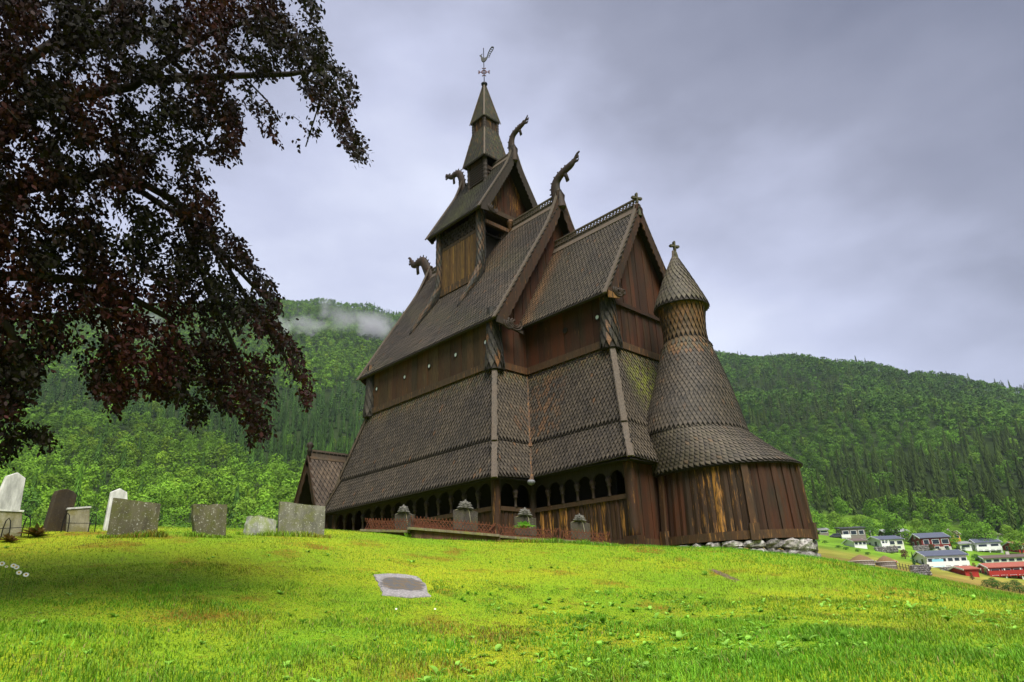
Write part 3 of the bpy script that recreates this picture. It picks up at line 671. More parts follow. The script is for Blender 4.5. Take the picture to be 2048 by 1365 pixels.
for (p0, p1, n_) in (((-.58, -.58), (.58, -.58), (0, -1)), ((.58, -.58), (.58, .58), (1, 0)), ((.58, .58), (-.58, .58), (0, 1)), ((-.58, .58), (-.58, -.58), (-1, 0))):
    boards(tq, (TXC+p0[0], YC+p0[1]), (TXC+p1[0], YC+p1[1]), 15.8, const(17.95 if n_ == (1, 0) else 18.4), n_, .15, red=.2, worn=.35, th=.02, step=.01)
    q = .72; boards(tq2, (TXC+p0[0]*q, YC+p0[1]*q), (TXC+p1[0]*q, YC+p1[1]*q), 20.2, const(20.95), n_, .1, red=.1, worn=.5, th=.01, step=.008)
tq.build('turret_wall', M_wall, CH); tq2.build('lantern_wall', M_wall, CH)
tq = MB()       # slatted louvre openings and fretwork on the turret
for k in range(8): tq.box(TXC-.48, YC-.66, 17.1+k*.13, TXC+.48, YC-.62, 17.17+k*.13, (.3, .1, .1)); 
tq.build('louvre', M_dark, CH); tq = MB()
for k in range(5): tq.box(TXC+.62, YC-.45, 16.9+k*.2, TXC+.66, YC+.45, 16.97+k*.2, (.3, .3, .1))

tq.build('louvre', M_dark, CH)
# ball, iron rod, fleur cross with ring, weathercock
vn = MB(); vn.lathe(TXC, YC, [(.05, 23.3), (.15, 23.42), (.17, 23.5), (.10, 23.58), (.03, 23.6)], 12, (.3, 0, 0)); vn.tube([(TXC, YC, 23.5), (TXC, YC, 25.9)], .022, 8)
V_ = vn.build('weather_vane', M_iron, CH, True)
cx = MB(); zc_ = 24.28; u = Vector((.68, .73, 0)).normalized()
P0 = Vector((TXC, YC, zc_)); q = lambda a, b: P0+u*a+Vector((0, 0, b))
cx.tube([q(.12*math.cos(a), .12*math.sin(a)) for a in np.linspace(0, 2*PI, 20)], .026, 6)
cx.tube([q(-.27, 0), q(.27, 0)], .022, 6)
for (a, b) in ((-.27, 0), (.27, 0), (0, .25), (0, -.25)):
    for da, db in ((.06, .06), (-.06, .06), (.06, -.06), (-.06, -.06)):
        if (a*da+b*db) >= 0: continue
    for s in (-1, 1): cx.tube([q(a*.85, b*.85), q(a*.95+s*(.08 if b else 0), b*.95+s*(.08 if a else 0)), q(a*1.12+s*(.09 if b else 0), b*1.12+s*(.09 if a else 0))], [.02, .028, .02], 6)
    cx.tube([q(a, b), q(a*1.2, b*1.2)], [.022, .012], 6)
cx.build('iron_cross', plain('rusty_iron', (.10, .030, .016), .7), V_)
ck = MB(); zk = 24.95; R0 = Vector((TXC, YC, 0)); k_ = lambda a, z: R0+u*a+Vector((0, -.0, zk+z))
body = [(-.10, .05), (-.04, 0), (.05, .02), (.14, .14), (.20, .28), (.22, .40), (.13, .30), (.05, .26), (-.06, .30), (-.10, .42), (-.14, .47), (-.17, .44), (-.22, .43), (-.16, .38), (-.15, .28), (-.14, .15)]
ck.prism([k_(a, z)-Vector((.02, -.02, 0)) for a, z in body], Vector((.045, -.045, 0)), (.5, 0, 0))
for f0 in range(6):
    a0, z0 = .19+f0*.05, .34+f0*.125; 
    ck.tube([k_(a0, z0), k_(a0+.12-.01*f0, z0-.015)], .02, 5)
ck.tube([k_(.17, .30), k_(.25, .6), k_(.36, .88), k_(.46, 1.02), k_(.55, 1.0)], [.03, .03, .03, .035, .02], 6); ck.tube([k_(.30, .36), k_(.38, .6), k_(.50, .82), k_(.55, 1.0)], [.015, .02, .025, .02], 6)
for dz in (.47, .50): ck.tube([k_(-.12, dz-.01), k_(-.12+(dz-.47)*2, dz+.06)], .014, 5)
ck.build('weathercock', M_verd, V_)

# ---- stone/wood crosses on the chancel ridge and the apse turret
def cross(x, y, z, h, w_):
    mb = MB(); d = Vector((0, 1, 0)); d = Vector((.35, .94, 0)).normalized(); nrm = Vector((.94, -.35, 0))
    mb.tube([(x, y, z-.4), (x, y, z), (x, y, z+h*.25)], [.13, .08, .05], 8)
    P = lambda a, b: Vector((x, y, z+h*.62))+d*a*w_+Vector((0, 0, b*w_))-nrm*.05
    pr_ = [(.12, .12), (.2, .75), (.12, 1.0), (-.12, 1.0), (-.2, .75), (-.12, .12), (-.75, .24), (-1, .15), (-1, -.15), (-.75, -.24), (-.12, -.12), (-.2, -.9), (.2, -.9), (.12, -.12), (.75, -.24), (1, -.15), (1, .15), (.75, .24)]
    n = len(pr_); v = [P(a, b) for a, b in pr_]; v2 = [p+nrm*.1 for p in v]; c0 = len(v)*2
    f = []
    for arm in ((0, 1, 2, 3, 4, 5), (5, 6, 7, 8, 9, 10), (10, 11, 12, 13), (13, 14, 15, 16, 17, 0), (0, 5, 10, 13)):
        f.append(arm[::-1]); f.append(tuple(i+n for i in arm))
    f += [(i, (i+1) % n, (i+1) % n+n, i+n) for i in range(n)]
    mb.add(v+v2, f, (.5, 0, 0)); return mb.build('cross', plain('mossy_wood', (.055, .050, .028), .8, 0, .5, 12), CH)
cross(3.05, YC, 11.98, .62, .22); cross(4.35, YC, 9.45, .50, .19)

# ---- apse: gallery wall, two skirts, bell shaped roof, drum and cap
RINGS = [(4.75, 2.49, 1.88, 1.76), (4.55, 2.09, 1.86, 2.22), (4.35, 1.74, 1.80, 2.68), (4.21, 1.48, 1.74, 3.05)]
RING2 = [(4.20, 1.54, 1.80, 3.0), (4.22, 1.38, 1.62, 3.65), (4.27, 1.22, 1.30, 4.4), (4.29, 1.0, 1.05, 5.15), (4.30, .76, .78, 5.98)]
DRUM = [(4.3, .82, .82, 5.93), (4.3, .70, .70, 6.1), (4.3, .66, .66, 6.45), (4.3, .70, .70, 7.0), (4.3, .76, .76, 7.45)]
CAP = [(4.3, .90, .90, 7.36), (4.3, .82, .82, 7.62), (4.3, .64, .64, 8.05), (4.3, .43, .43, 8.55), (4.3, .24, .24, 9.0), (4.3, .10, .10, 9.3)]
def ringsurf(R_):
    cum = [0]
    for i in range(len(R_)-1): cum.append(cum[-1]+math.hypot(R_[i+1][1]-R_[i][1], R_[i+1][3]-R_[i][3]))
    def f(a, v):
        d = min(1, max(0, v))*cum[-1]; i = 0
        while i < len(R_)-2 and cum[i+1] < d: i += 1
        g = (d-cum[i])/(cum[i+1]-cum[i]); c, hx, hy, z = (R_[i][j]+(R_[i+1][j]-R_[i][j])*g for j in range(4))
        return Vector((c+hx*math.cos(a), YC+hy*math.sin(a), z))
    return f, cum[-1]
def ring_solid(R_, n=64, c=(.3, 0, 0), shrink=.006):
    v = []; f = []
    for (cx_, hx, hy, z) in R_:
        for k in range(n): a = 2*PI*k/n; v.append((cx_+(hx-shrink)*math.cos(a), YC+(hy-shrink)*math.sin(a), z))
    m = len(R_)
    for i in range(m-1):
        for k in range(n): f.append((i*n+k, i*n+(k+1) % n, (i+1)*n+(k+1) % n, (i+1)*n+k))
    f += [tuple(range(n))[::-1], tuple(range((m-1)*n, m*n))]
    mb = MB(); mb.add(v, f, c); return mb
for nm, R_, ncol, e, mat, cf in (('apse_roof', RINGS, 92, .135, M_shin, lambda P: tone(.5, .05, .2 if random.random() < .04 else 0)),
                          ('apse_roof', RING2, 66, .15, M_shin, lambda P: tone(.45, .1 if P.z > 5.5 else 0, .55 if P.z > 5.4 and random.random() < .5 else (.2 if random.random() < .03 else 0))),
                          ('drum', DRUM, 30, .2, M_shin3, lambda P: tone(.45, .05, .9*min(1, max(0, (P.z-6.2)))*(random.random() < .7))),
                          ('turret_cap', CAP, 30, .14, M_shin, lambda P: tone(.55, .1, 0))):
    sfn, ln = ringsurf(R_); mb = MB()
    if nm == 'turret_cap':
        shingle_surf(mb, sfn, 0, 2*PI, 34, 5, cf, .02, 0, .42); shingle_surf(mb, sfn, 0, 2*PI, 20, 7, cf, .02, .42, .98)
    elif nm == 'apse_roof' and R_ is RING2:
        shingle_surf(mb, sfn, 0, 2*PI, 72, 8, cf, .02, 0, .36); shingle_surf(mb, sfn, 0, 2*PI, 56, 8, cf, .02, .36, .70); shingle_surf(mb, sfn, 0, 2*PI, 44, 7, cf, .02, .70, 1)
    else: shingle_surf(mb, sfn, 0, 2*PI, ncol, int(ln/e), cf, .022)
    o = mb.build(nm, mat, CH); ring_solid(R_).build('roof_boarding', M_dark, o)
nk = MB(); nk.lathe(4.3, YC, [(.14, 9.15), (.13, 9.25), (.10, 9.3), (.06, 9.6)], 12, (.5, .1, .1)); nk.build('finial_neck', M_trim, CH, True)
# apse wall of upright boards on an oval plan
WXc, WHX, WHY = 4.75, 2.34, 1.72
def wallpt(a, r=0, b=0): return Vector((WXc+(WHX+r)*math.cos(a), YC+(WHY+r)*math.sin(a), 0))
aw = MB(); nB = 66
for i in range(nB):
    a0 = 2*PI*i/nB; a1 = 2*PI*(i+.94)/nB; am = (a0+a1)/2
    if math.cos(am) < -.56: continue
    nrm = Vector((math.cos(am)/WHX, math.sin(am)/WHY, 0)).normalized(); off = .022*(i % 2)+random.uniform(0, .012)
    p0, p1 = wallpt(a0, off-.03), wallpt(a1, off-.03); q0, q1 = wallpt(a0, off+.06), wallpt(a1, off+.06)
    wn = max(0, 1-((math.degrees(am)-291) % 360 if (math.degrees(am)-291) % 360 < 180 else 360-(math.degrees(am)-291) % 360)/36); wn = wn*.95+.03
    col = (min(1, max(0, random.gauss(.5, .18))), .25 if wn > .3 else .7, min(.8, wn*random.uniform(.55, .95)))
    mid0 = (p0+p1)/2+nrm*.03; mid1 = (q0+q1)/2+nrm*.03
    v = [Vector((p.x, p.y, z)) for z, tri in ((1.80, (p0, mid0, p1)), (-.02, (q0, mid1, q1))) for p in tri]
    v += [x-nrm*.06 for x in v]
    aw.add(v, [(0, 3, 4, 1), (1, 4, 5, 2), (6, 7, 10, 9), (7, 8, 11, 10), (0, 6, 9, 3), (2, 5, 11, 8)], col)
aw.build('apse_wall', M_wall, CH)
ic = MB(); n = 40
pts = [wallpt(2*PI*k/n, -.10) for k in range(n)]; ic.prism([(p.x, p.y, Z0) for p in pts], (0, 0, 2.1), (.2, 0, 0)); ic.build('wall_core', M_void, CH)
sm = MB(); n = 56
for k in range(n):
    a0, a1 = 2*PI*k/n, 2*PI*(k+1)/n
    if math.cos(a0) < -.60: continue
    i0, i1, o0, o1 = wallpt(a0, -.02), wallpt(a1, -.02), wallpt(a0, .12), wallpt(a1, .12)
    sm.prism([(p.x, p.y, Z0) for p in (i0, o0, o1, i1)], (0, 0, .22), (.45, .55, .5))
sm.build('sill_beam', M_beam, CH)
for a in (math.radians(-48), math.radians(-112), math.radians(8)):
    p, q_ = wallpt(a, .02), wallpt(a, .12); nrm = Vector((math.cos(a)/WHX, math.sin(a)/WHY, 0)).normalized()
    ps = MB(); ps.beam((q_.x, q_.y, -.1), (p.x, p.y, 1.78), .17, .11, nrm, (.4, .5, .45)); ps.beam((q_.x, q_.y, -.27), (q_.x, q_.y, .16), .25, .2, nrm, (.5, .4, .5)); ps.build('wall_post', M_beam, CH)
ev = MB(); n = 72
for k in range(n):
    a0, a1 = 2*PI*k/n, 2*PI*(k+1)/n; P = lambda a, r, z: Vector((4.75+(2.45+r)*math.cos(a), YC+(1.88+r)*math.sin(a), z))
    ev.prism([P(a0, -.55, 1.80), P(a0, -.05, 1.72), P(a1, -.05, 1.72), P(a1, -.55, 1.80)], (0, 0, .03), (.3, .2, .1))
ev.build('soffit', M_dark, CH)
# ---- gallery: corner posts, parapets, arcade with turned columns
def rpost(x, y, z0, z1, r=.15, c=(.5, .45, .45), base=True):
    mb = MB(); mb.lathe(x, y, [(r*1.04, z0), (r, z0+.5), (r*.96, z1-.15), (r*1.05, z1)], 14, c)
    o = mb.build('corner_post', M_wall, CH, True)
    if base: b2 = MB(); b2.box(x-r*1.25, y-r*1.25, z0-.03, x+r*1.25, y+r*1.25, z0+.26, (.4, .5, .45)); b2.build('post_base', M_wall, o)
rpost(-.38, .38, Z0, 2.05, .15); rpost(3.57, 1.98, Z0, 2.15, .16); rpost(-.36, 1.96, Z0, 2.1, .13, (.3, .2, .1), False); rpost(-L_+.38, .38, Z0, 2.05, .15)
ZR = 1.13
def arcade(p0, p1, ztop, ncol, flip=1, worn=.25, par=True, wd=.2):
    p0, p1 = Vector((*p0, 0)), Vector((*p1, 0)); u = (p1-p0).normalized(); L0 = (p1-p0).length; nrm = Vector((u.y, -u.x, 0)); ud = u
    rail = MB(); rail.beam(p0+Vector((0, 0, ZR)), p1+Vector((0, 0, ZR)), .14, .13, (0, 0, 1), (.45, .35, .3)); rail.beam(p0+Vector((0, 0, Z0+.1)), p1+Vector((0, 0, Z0+.1)), .16, .2, (0, 0, 1), (.4, .35, .3))
    rail.build('gallery_rail', M_beam, CH)
    pb = MB(); n = max(2, round(L0/wd))
    for i in range(n):
        a = p0+u*(L0*i/n+.006); b = p0+u*(L0*(i+1)/n-.006); m_ = (a+b)/2+nrm*(.035 if i % 2 else .012)
        col = (min(1, max(0, random.gauss(.5, .2))), .35, min(1, worn*random.uniform(.4, 1.6)))
        tri = (a, m_+u*-.04, m_+u*.04, b); v = [Vector((q.x, q.y, z)) for z in (ZR-.06, Z0+.18) for q in tri]; v += [x-nrm*.04 for x in v]
        pb.add(v, [(0, 4, 5, 1), (1, 5, 6, 2), (2, 6, 7, 3), (8, 9, 13, 12), (9, 10, 14, 13), (10, 11, 15, 14), (0, 8, 12, 4), (3, 7, 15, 11)], col)
    pb.build('parapet', M_wall, CH)
    bays = ncol+1; bw = L0/bays; za = ZR+.52; ar = MB(); col = (.35, .1, .06)
    for i in range(bays):
        a = p0+u*bw*i; c0 = a+u*bw/2; R_ = bw/2-.05; K = 10
        for k in range(K):
            t0, t1 = PI*k/K, PI*(k+1)/K; h = min(R_, ztop-za-.03)
            e0, e1 = c0-u*math.cos(t0)*R_, c0-u*math.cos(t1)*R_
            ar.prism([(e0.x, e0.y, za+h*math.sin(t0)), (e1.x, e1.y, za+h*math.sin(t1)), (e1.x, e1.y, ztop), (e0.x, e0.y, ztop)], nrm*.06, col)
        for e_ in (a, a+u*(bw-.05)): ar.prism([(e_.x, e_.y, za), ((e_+u*.05).x, (e_+u*.05).y, za), ((e_+u*.05).x, (e_+u*.05).y, ztop), (e_.x, e_.y, ztop)], nrm*.06, col)
    ar.build('arcade', M_dark, CH)
    for i in range(1, bays):
        a = p0+u*bw*i+nrm*.03; cm = MB()
        cm.lathe(a.x, a.y, [(.065, ZR+.06), (.05, ZR+.1), (.042, ZR+.16), (.046, ZR+.34), (.075, ZR+.36), (.075, ZR+.39), (.05, ZR+.41), (.085, ZR+.47), (.10, ZR+.54), (.06, ZR+.62)], 10, (.5, .25, .15))
        cm.build('gallery_column', M_dark, CH, True)
arcade((-L_+.5, .38), (-.50, .38), 2.0, 13, worn=.3)
arcade((-.38, .52), (-.38, 1.84), 2.05, 1, worn=.45)
arcade((-.25, 1.98), (3.44, 1.98), 2.10, 5, worn=.52, wd=.17)
se = MB(); boards(se, (3.57, 2.12), (3.57, 3.3), Z0+.1, const(2.1), (1, 0), .22, red=.9, worn=.05); se.build('gallery_wall', M_wall, CH)
sx_ = MB(); sx_.box(3.5, 2.14, Z0, 3.66, 3.1, Z0+.2, (.4, .6, .3)); sx_.build('sill_beam', M_beam, CH)
# gallery back walls, floor and the north and west sides
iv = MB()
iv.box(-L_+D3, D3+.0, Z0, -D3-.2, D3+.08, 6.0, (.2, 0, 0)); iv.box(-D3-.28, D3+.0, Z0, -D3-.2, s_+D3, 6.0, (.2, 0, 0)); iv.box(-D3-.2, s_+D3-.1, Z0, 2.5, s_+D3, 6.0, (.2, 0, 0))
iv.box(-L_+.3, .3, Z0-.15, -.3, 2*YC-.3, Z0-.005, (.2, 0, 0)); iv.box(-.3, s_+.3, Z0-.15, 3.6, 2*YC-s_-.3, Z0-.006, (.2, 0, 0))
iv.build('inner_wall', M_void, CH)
ow = MB()
boards(ow, (-L_+.38, 2*YC-.38), (-L_+.38, .45), Z0, const(2.05), (-1, 0), .22, red=.3, worn=.3)
boards(ow, (-.38, 2*YC-.38), (-L_+.38, 2*YC-.38), Z0, const(2.05), (0, 1), .22, red=.3, worn=.3)
boards(ow, (3.57, 2*YC-1.98), (-.38, 2*YC-1.98), Z0, const(2.1), (0, 1), .22, red=.3, worn=.3)
boards(ow, (-.38, 2*YC-1.98), (-.38, 2*YC-.38), Z0, const(2.05), (1, 0), .22, red=.3, worn=.3)
ow.build('gallery_wall', M_wall, CH)
# lead spout / nest under the valley
sp = MB(); sp.lathe(.02, 1.55, [(.02, 1.86), (.10, 1.90), (.14, 1.97), (.10, 2.03)], 10, (.6, 0, 0)); sp.build('rain_spout', plain('lead', (.15, .155, .17), .6), CH, True)
# stones under the apse sill
def stone_mesh(mb, c, sx, sy, sz, ang, seed, col):
    r_ = np.random.default_rng(seed); v = []; f = []; nu, nv = 9, 6
    k = r_.uniform(-.5, .5, (3, 4))
    for i in range(nv+1):
        th = PI*i/nv
        for j in range(nu):
            ph = 2*PI*j/nu; x, y, z = math.sin(th)*math.cos(ph), math.sin(th)*math.sin(ph), math.cos(th)
            m_ = max(abs(x), abs(y), abs(z)); m_ = m_**.62 if m_ > 0 else 1; x, y, z = x/m_, y/m_, z/m_
            d = 1+.14*math.sin(5*x+k[0, 0]*9+3*y)+.10*math.sin(7*z+k[0, 1]*9+4*x)+r_.normal(0, .03)
            X, Y_, Z_ = x*sx*.5*d, y*sy*.5*d, z*sz*.5*d; v.append((c[0]+X*math.cos(ang)-Y_*math.sin(ang), c[1]+X*math.sin(ang)+Y_*math.cos(ang), c[2]+Z_))
    for i in range(nv):
        for j in range(nu): f.append((i*nu+j, i*nu+(j+1) % nu, (i+1)*nu+(j+1) % nu, (i+1)*nu+j)[::-1])
    mb.add(v, f, col)
def stonemat():
    m, t, b = newmat('lichen_granite'); k = NT(t); p = k.pos(); r, g, bl, _ = k.col()
    f = k.noise(p, 14, 5, .65); q_ = k.noise(p, 5, 4, .6)
    c = k.mix(k.rng(f, .35, .65), (.07, .066, .06), (.36, .335, .32)); c = k.mix(k.rng(q_, .54, .62), c, (.42, .41, .40)); c = k.mix(k.math('MULTIPLY', k.rng(q_, .3, .45, 1, 0), g), c, (.03, .03, .032))
    c = k.mix(1.0, c, k.mix(r, (.6,)*3, (1.2,)*3), 'MULTIPLY'); k.l(c, b.inputs['Base Color']); b.inputs['Roughness'].default_value = .85; k.bump(f, .6, .03, b); return m
M_stone = stonemat()
st = MB(); a = math.radians(-128); i = 0
while a < math.radians(40):
    p = wallpt(a, .10); ln = random.uniform(.35, .8); da = ln/2.2; pm = wallpt(a+da/2, -.04); g = hz(pm.x, pm.y); tan = math.atan2(WHY*math.cos(a+da/2), -WHX*math.sin(a+da/2))
    zt = Z0-.005; need = zt-g+.10; rows = max(1, min(2, round(need/.24))); hh = max(.12, need/rows)
    for r_ in range(rows):
        stone_mesh(st, (pm.x+math.cos(a)*.03*r_, pm.y+math.sin(a)*.03*r_, zt-hh*(r_+.5)), ln*1.02, .42, hh*1.04, tan+random.uniform(-.06, .06), i, (random.random(), 1 if random.random() < .4 else 0, 0)); i += 1
    a += da
st.build('stone_foundation', M_stone, CH)
# ---- small gabled porch at the south-west corner
PX, PYF, PZR = -11.62, -.30, 4.55
pr = MB(); pbm = MB(); dx = 1.15; pe = 2.15; slp = 2.1
shingle_quad(pr, (PX+dx, PYF, pe), (PX+dx, 2.3, pe), (PX, 2.3, PZR), (PX, PYF, PZR), .2, .2, lambda P: tone(.45, 0, .1))
shingle_quad(pr, (PX-dx, 2.3, pe), (PX-dx, PYF, pe), (PX, PYF, PZR), (PX, 2.3, PZR), .2, .2)
o = pr.build('porch_roof', M_shin, CH)
for q in (((PX+dx, PYF, pe), (PX+dx, 2.3, pe), (PX, 2.3, PZR), (PX, PYF, PZR)), ((PX-dx, 2.3, pe), (PX-dx, PYF, pe), (PX, PYF, PZR), (PX, 2.3, PZR))): quad_mesh(pbm, *q, th=.05, off=.004)
pbm.build('roof_boarding', M_dark, o)
pg = MB()
for s in (-1, 1):
    for k in range(12):
        f0, f1 = k/12, (k+1)/12; a0 = Vector((PX+s*dx*(1-f0), PYF-.02, pe+(PZR-pe)*f0)); a1 = Vector((PX+s*dx*(1-f1), PYF-.02, pe+(PZR-pe)*f1)); inn = Vector((-s*.9, 0, -.43)).normalized()
        pg.prism([a0, a1, a1+inn*(.24+.05*((k+1) % 2)), a0+inn*(.24+.05*(k % 2))], (0, -.04, 0), (.45, .3, .35))
    pg.beam((PX+s*(dx+.03), PYF-.03, pe-.1), (PX, PYF-.03, PZR+.04), .16, .05, (s*.9, 0, .43), (.8, .1, .1))
pg.build('bargeboard', M_wall, CH)
pg = MB(); pg.box(PX-.05, PYF, PZR-.05, PX+.05, 1.7, PZR+.3, (.35, .2, .1)); pg.box(PX-.12, PYF, PZR-.12, PX+.12, 1.7, PZR-.02, (.6, .3, .3)); pg.build('ridge_crest', M_trim, CH)
pg = MB(); pg.lathe(PX, PYF, [(.09, PZR-.1), (.08, PZR+.2), (.12, PZR+.25), (.07, PZR+.32), (.15, PZR+.42), (.13, PZR+.55), (.03, PZR+.62)], 10, (.3, .1, .1)); pg.build('finial', M_dark, CH, True)
pg = MB(); pg.box(PX+dx-.35, PYF+.1, Z0, PX+dx-.2, .3, 2.3, (.4, .4, .4)); pg.box(PX-dx+.2, PYF+.1, Z0, PX-dx+.35, 2.3, 2.3, (.4, .4, .4)); pg.box(PX-dx+.3, .9, Z0, PX+dx-.3, 1.0, 3.6, (.1, 0, 0)); pg.build('porch_post', M_dark, CH)

# ================================================================== graves and things on the lawn
def lichenmat(name, base, lich, amt=.5, moss=None):
    m, t, b = newmat(name); k = NT(t); p = k.pos()
    f = k.noise(p, 5, 5, .65); q_ = k.noise(p, 30, 3, .6); s = k.noise(p, 3, 4, .6, (2.5, 2.5, .7))
    c = k.mix(k.rng(s, .35, .65), tuple(x*.6 for x in base), tuple(x*1.2 for x in base))
    if moss: c = k.mix(k.math('MULTIPLY', k.rng(f, .45, .62), .8), c, moss)
    c = k.mix(k.math('MULTIPLY', k.rng(q_, .60, .68), amt), c, lich)
    k.l(c, b.inputs['Base Color']); b.inputs['Roughness'].default_value = .9; k.bump(q_, .5, .01, b); return m
M_white = lichenmat('white_marble', (.62, .62, .60), (.5, .52, .5), .1)
M_grey = lichenmat('grey_lichen_stone', (.17, .165, .13), (.50, .50, .44), .8, (.13, .135, .05))
M_olive = lichenmat('olive_lichen_stone', (.115, .105, .065), (.42, .42, .36), .85, (.10, .105, .03))
M_brown = lichenmat('dark_brown_stone', (.040, .030, .020), (.10, .09, .06), .3, (.05, .035, .015))
M_beige = lichenmat('beige_stone', (.30, .28, .19), (.45, .45, .4), .3, (.20, .18, .06))
M_gran = lichenmat('pale_granite', (.34, .34, .31), (.62, .63, .60), .9, (.22, .26, .08))
M_slate = lichenmat('grave_slate', (.060, .052, .042), (.20, .20, .15), .4, (.06, .055, .028))
M_slate2 = lichenmat('weathered_carving', (.12, .115, .10), (.28, .28, .25), .5)
M_rust = plain('rusty_iron', (.11, .036, .016), .8, .1, .4, 20)
M_kerb = lichenmat('brown_kerb_stone', (.125, .062, .040), (.2, .16, .1), .3, (.10, .085, .03))
M_cap = lichenmat('kerb_cap_stone', (.17, .145, .095), (.35, .34, .25), .5, (.15, .16, .03))
def headstone(label, pts, r, mat, th=.12, turn=.35, cap=None, edge=0.0, name='headstone', rough=0, seed=0):
    """pts: outline in the photo, r: distance over the ground; the stone is a real slab of thickness th"""
    cx_ = sum(p[0] for p in pts)/len(pts); yb = max(p[1] for p in pts); B = at(cx_, yb, r); g = hz(B[0], B[1])
    d = ray(cx_, yb); f = np.array([d[0], d[1], 0]); f /= np.linalg.norm(f); side = np.array([f[1], -f[0], 0])
    nrm = f*math.cos(turn)-side*math.sin(turn)          # slab normal, pointing away from the viewer
    root = thing(name, label, 'gravestone', (B[0], B[1], g)); WORLD.add(root.name)
    P = []
    for (px, py) in pts:
        dd = ray(px, py); t_ = ((B-CAM)@nrm)/(dd@nrm); P.append(CAM+dd*t_)
    low = min(p[2] for p in P); sh = g-low
    ztop = max(p[2] for p in P)
    Q = []
    for p in P:
        z = p[2]
        if z < low+.12*(ztop-low)+.02: z = min(z, g)-.12
        Q.append(Vector((p[0], p[1], z)))
    n2 = 1
    if rough:
        Q2 = []; rr = np.random.default_rng(seed)
        for i in range(len(Q)):
            a, b = Q[i], Q[(i+1) % len(Q)]
            for k in range(6): Q2.append(a.lerp(b, k/6)+Vector(rr.normal(0, rough, 3)))
        Q = Q2
    mb = MB(); mb.prism(Q[::-1], Vector(nrm)*th); o = mb.build('slab', mat, root)
    if not rough: bv = o.modifiers.new('b', 'BEVEL'); bv.width = .012; bv.segments = 2; bv.limit_method = 'ANGLE'
    if cap:
        mb = MB(); tops = sorted(Q, key=lambda v: -v.z)[:2]; a, b = tops; u = (b-a).normalized()
        mb.beam(a-u*.015+Vector(nrm)*th/2+Vector((0, 0, .012)), b+u*.015+Vector(nrm)*th/2+Vector((0, 0, .012)), th+.03, .03, (0, 0, 1)); mb.build('cap', M_white, root)
    return root, Q, Vector(nrm), Vector(side)
headstone('tall white marble headstone with a pointed top leaning at the far left edge', [(38, 1046), (52, 957), (36, 945), (14, 952), (-34, 1046)], 14.7, M_white, .09)
A1 = headstone('low yellowish grey headstone in front of the tall white one', [(46, 1076), (45, 1024), (-30, 1021), (-32, 1076)], on_ground(10, 1076, 6, 30)[1], M_beige, .08, .25, cap=True)
headstone('dark brown headstone with a scalloped rounded top, leaning to the right', [(134, 1047), (150, 1010), (155, 992), (148, 983), (140, 980), (133, 978), (125, 979), (117, 981), (112, 990), (93, 1046)], 14.6, M_brown, .16, .4)
A2 = headstone('small beige headstone with a white top edge and wire hoops beside it', [(181, 1064), (180, 1016), (136, 1019), (134, 1064)], min(15.0, on_ground(157, 1064, 6, 30)[1]), M_beige, .07, .2, cap=True)
headstone('white marble headstone with a pointed top behind the wide mossy one', [(262, 1058), (255, 985), (240, 977), (223, 984), (208, 1058)], 15.0, M_white, .09, .3)
headstone('wide mossy olive headstone leaning to the left in front of a white one', [(315, 1062), (322, 1008), (228, 996), (215, 1060)], 13.8, M_olive, .10, .1, rough=.004, seed=1)
headstone('square olive lichened headstone between the wide mossy one and the rough granite one', [(452, 1068), (455, 1010), (386, 1008), (391, 1067)], 14.0, M_olive, .14, .25, rough=.006, seed=2)
headstone('rough pale granite headstone with a rounded hump, lowest of the row', [(552, 1066), (553, 1042), (535, 1035), (520, 1031), (500, 1032), (489, 1066)], 14.8, M_gran, .2, .3, rough=.004, seed=3)
headstone('wide grey lichened headstone nearest to the church porch', [(649, 1068), (651, 1013), (560, 1003), (557, 1067)], 15.0, M_grey, .12, .2, rough=.004, seed=4)
# wire hoops beside two of the stones
for (A_, lab) in ((A1, 'thin wire hoop frame in front of the low yellowish headstone'), (A2, 'thin wire hoop frame around the small beige headstone')):
    _, Q, nrm, side = A_; xs = sorted(Q, key=lambda v: v.dot(side)); L0, R0_ = xs[0].copy(), xs[-1].copy()
    g = hz(L0.x, L0.y); wr = thing('wire_hoop_frame', lab, 'grave frame', (L0.x, L0.y, g)); WORLD.add(wr.name)
    for P_ in (L0, R0_):
        if A_ is A1 and P_ is L0: P_ = P_+side*.32
        mb = MB(); base = Vector((P_.x, P_.y, hz(P_.x, P_.y)-.04))-nrm*.06
        mb.tube([base-nrm*.0+side*(-.05), base+side*(-.045)+Vector((0, 0, .2)), base+side*(-.03)+Vector((0, 0, .31)), base+Vector((0, 0, .35)), base+side*.03+Vector((0, 0, .31)), base+side*.045+Vector((0, 0, .2)), base+side*.05], .008, 6); mb.build('hoop', M_iron, wr)
    mb = MB(); z = Vector((0, 0, .14)); b0 = Vector((L0.x, L0.y, g))-nrm*.07; b1 = Vector((R0_.x, R0_.y, hz(R0_.x, R0_.y)))-nrm*.07; mb.tube([b0+z-side*.03, b1+z+side*.03], .006, 6); mb.build('rail', M_iron, wr)
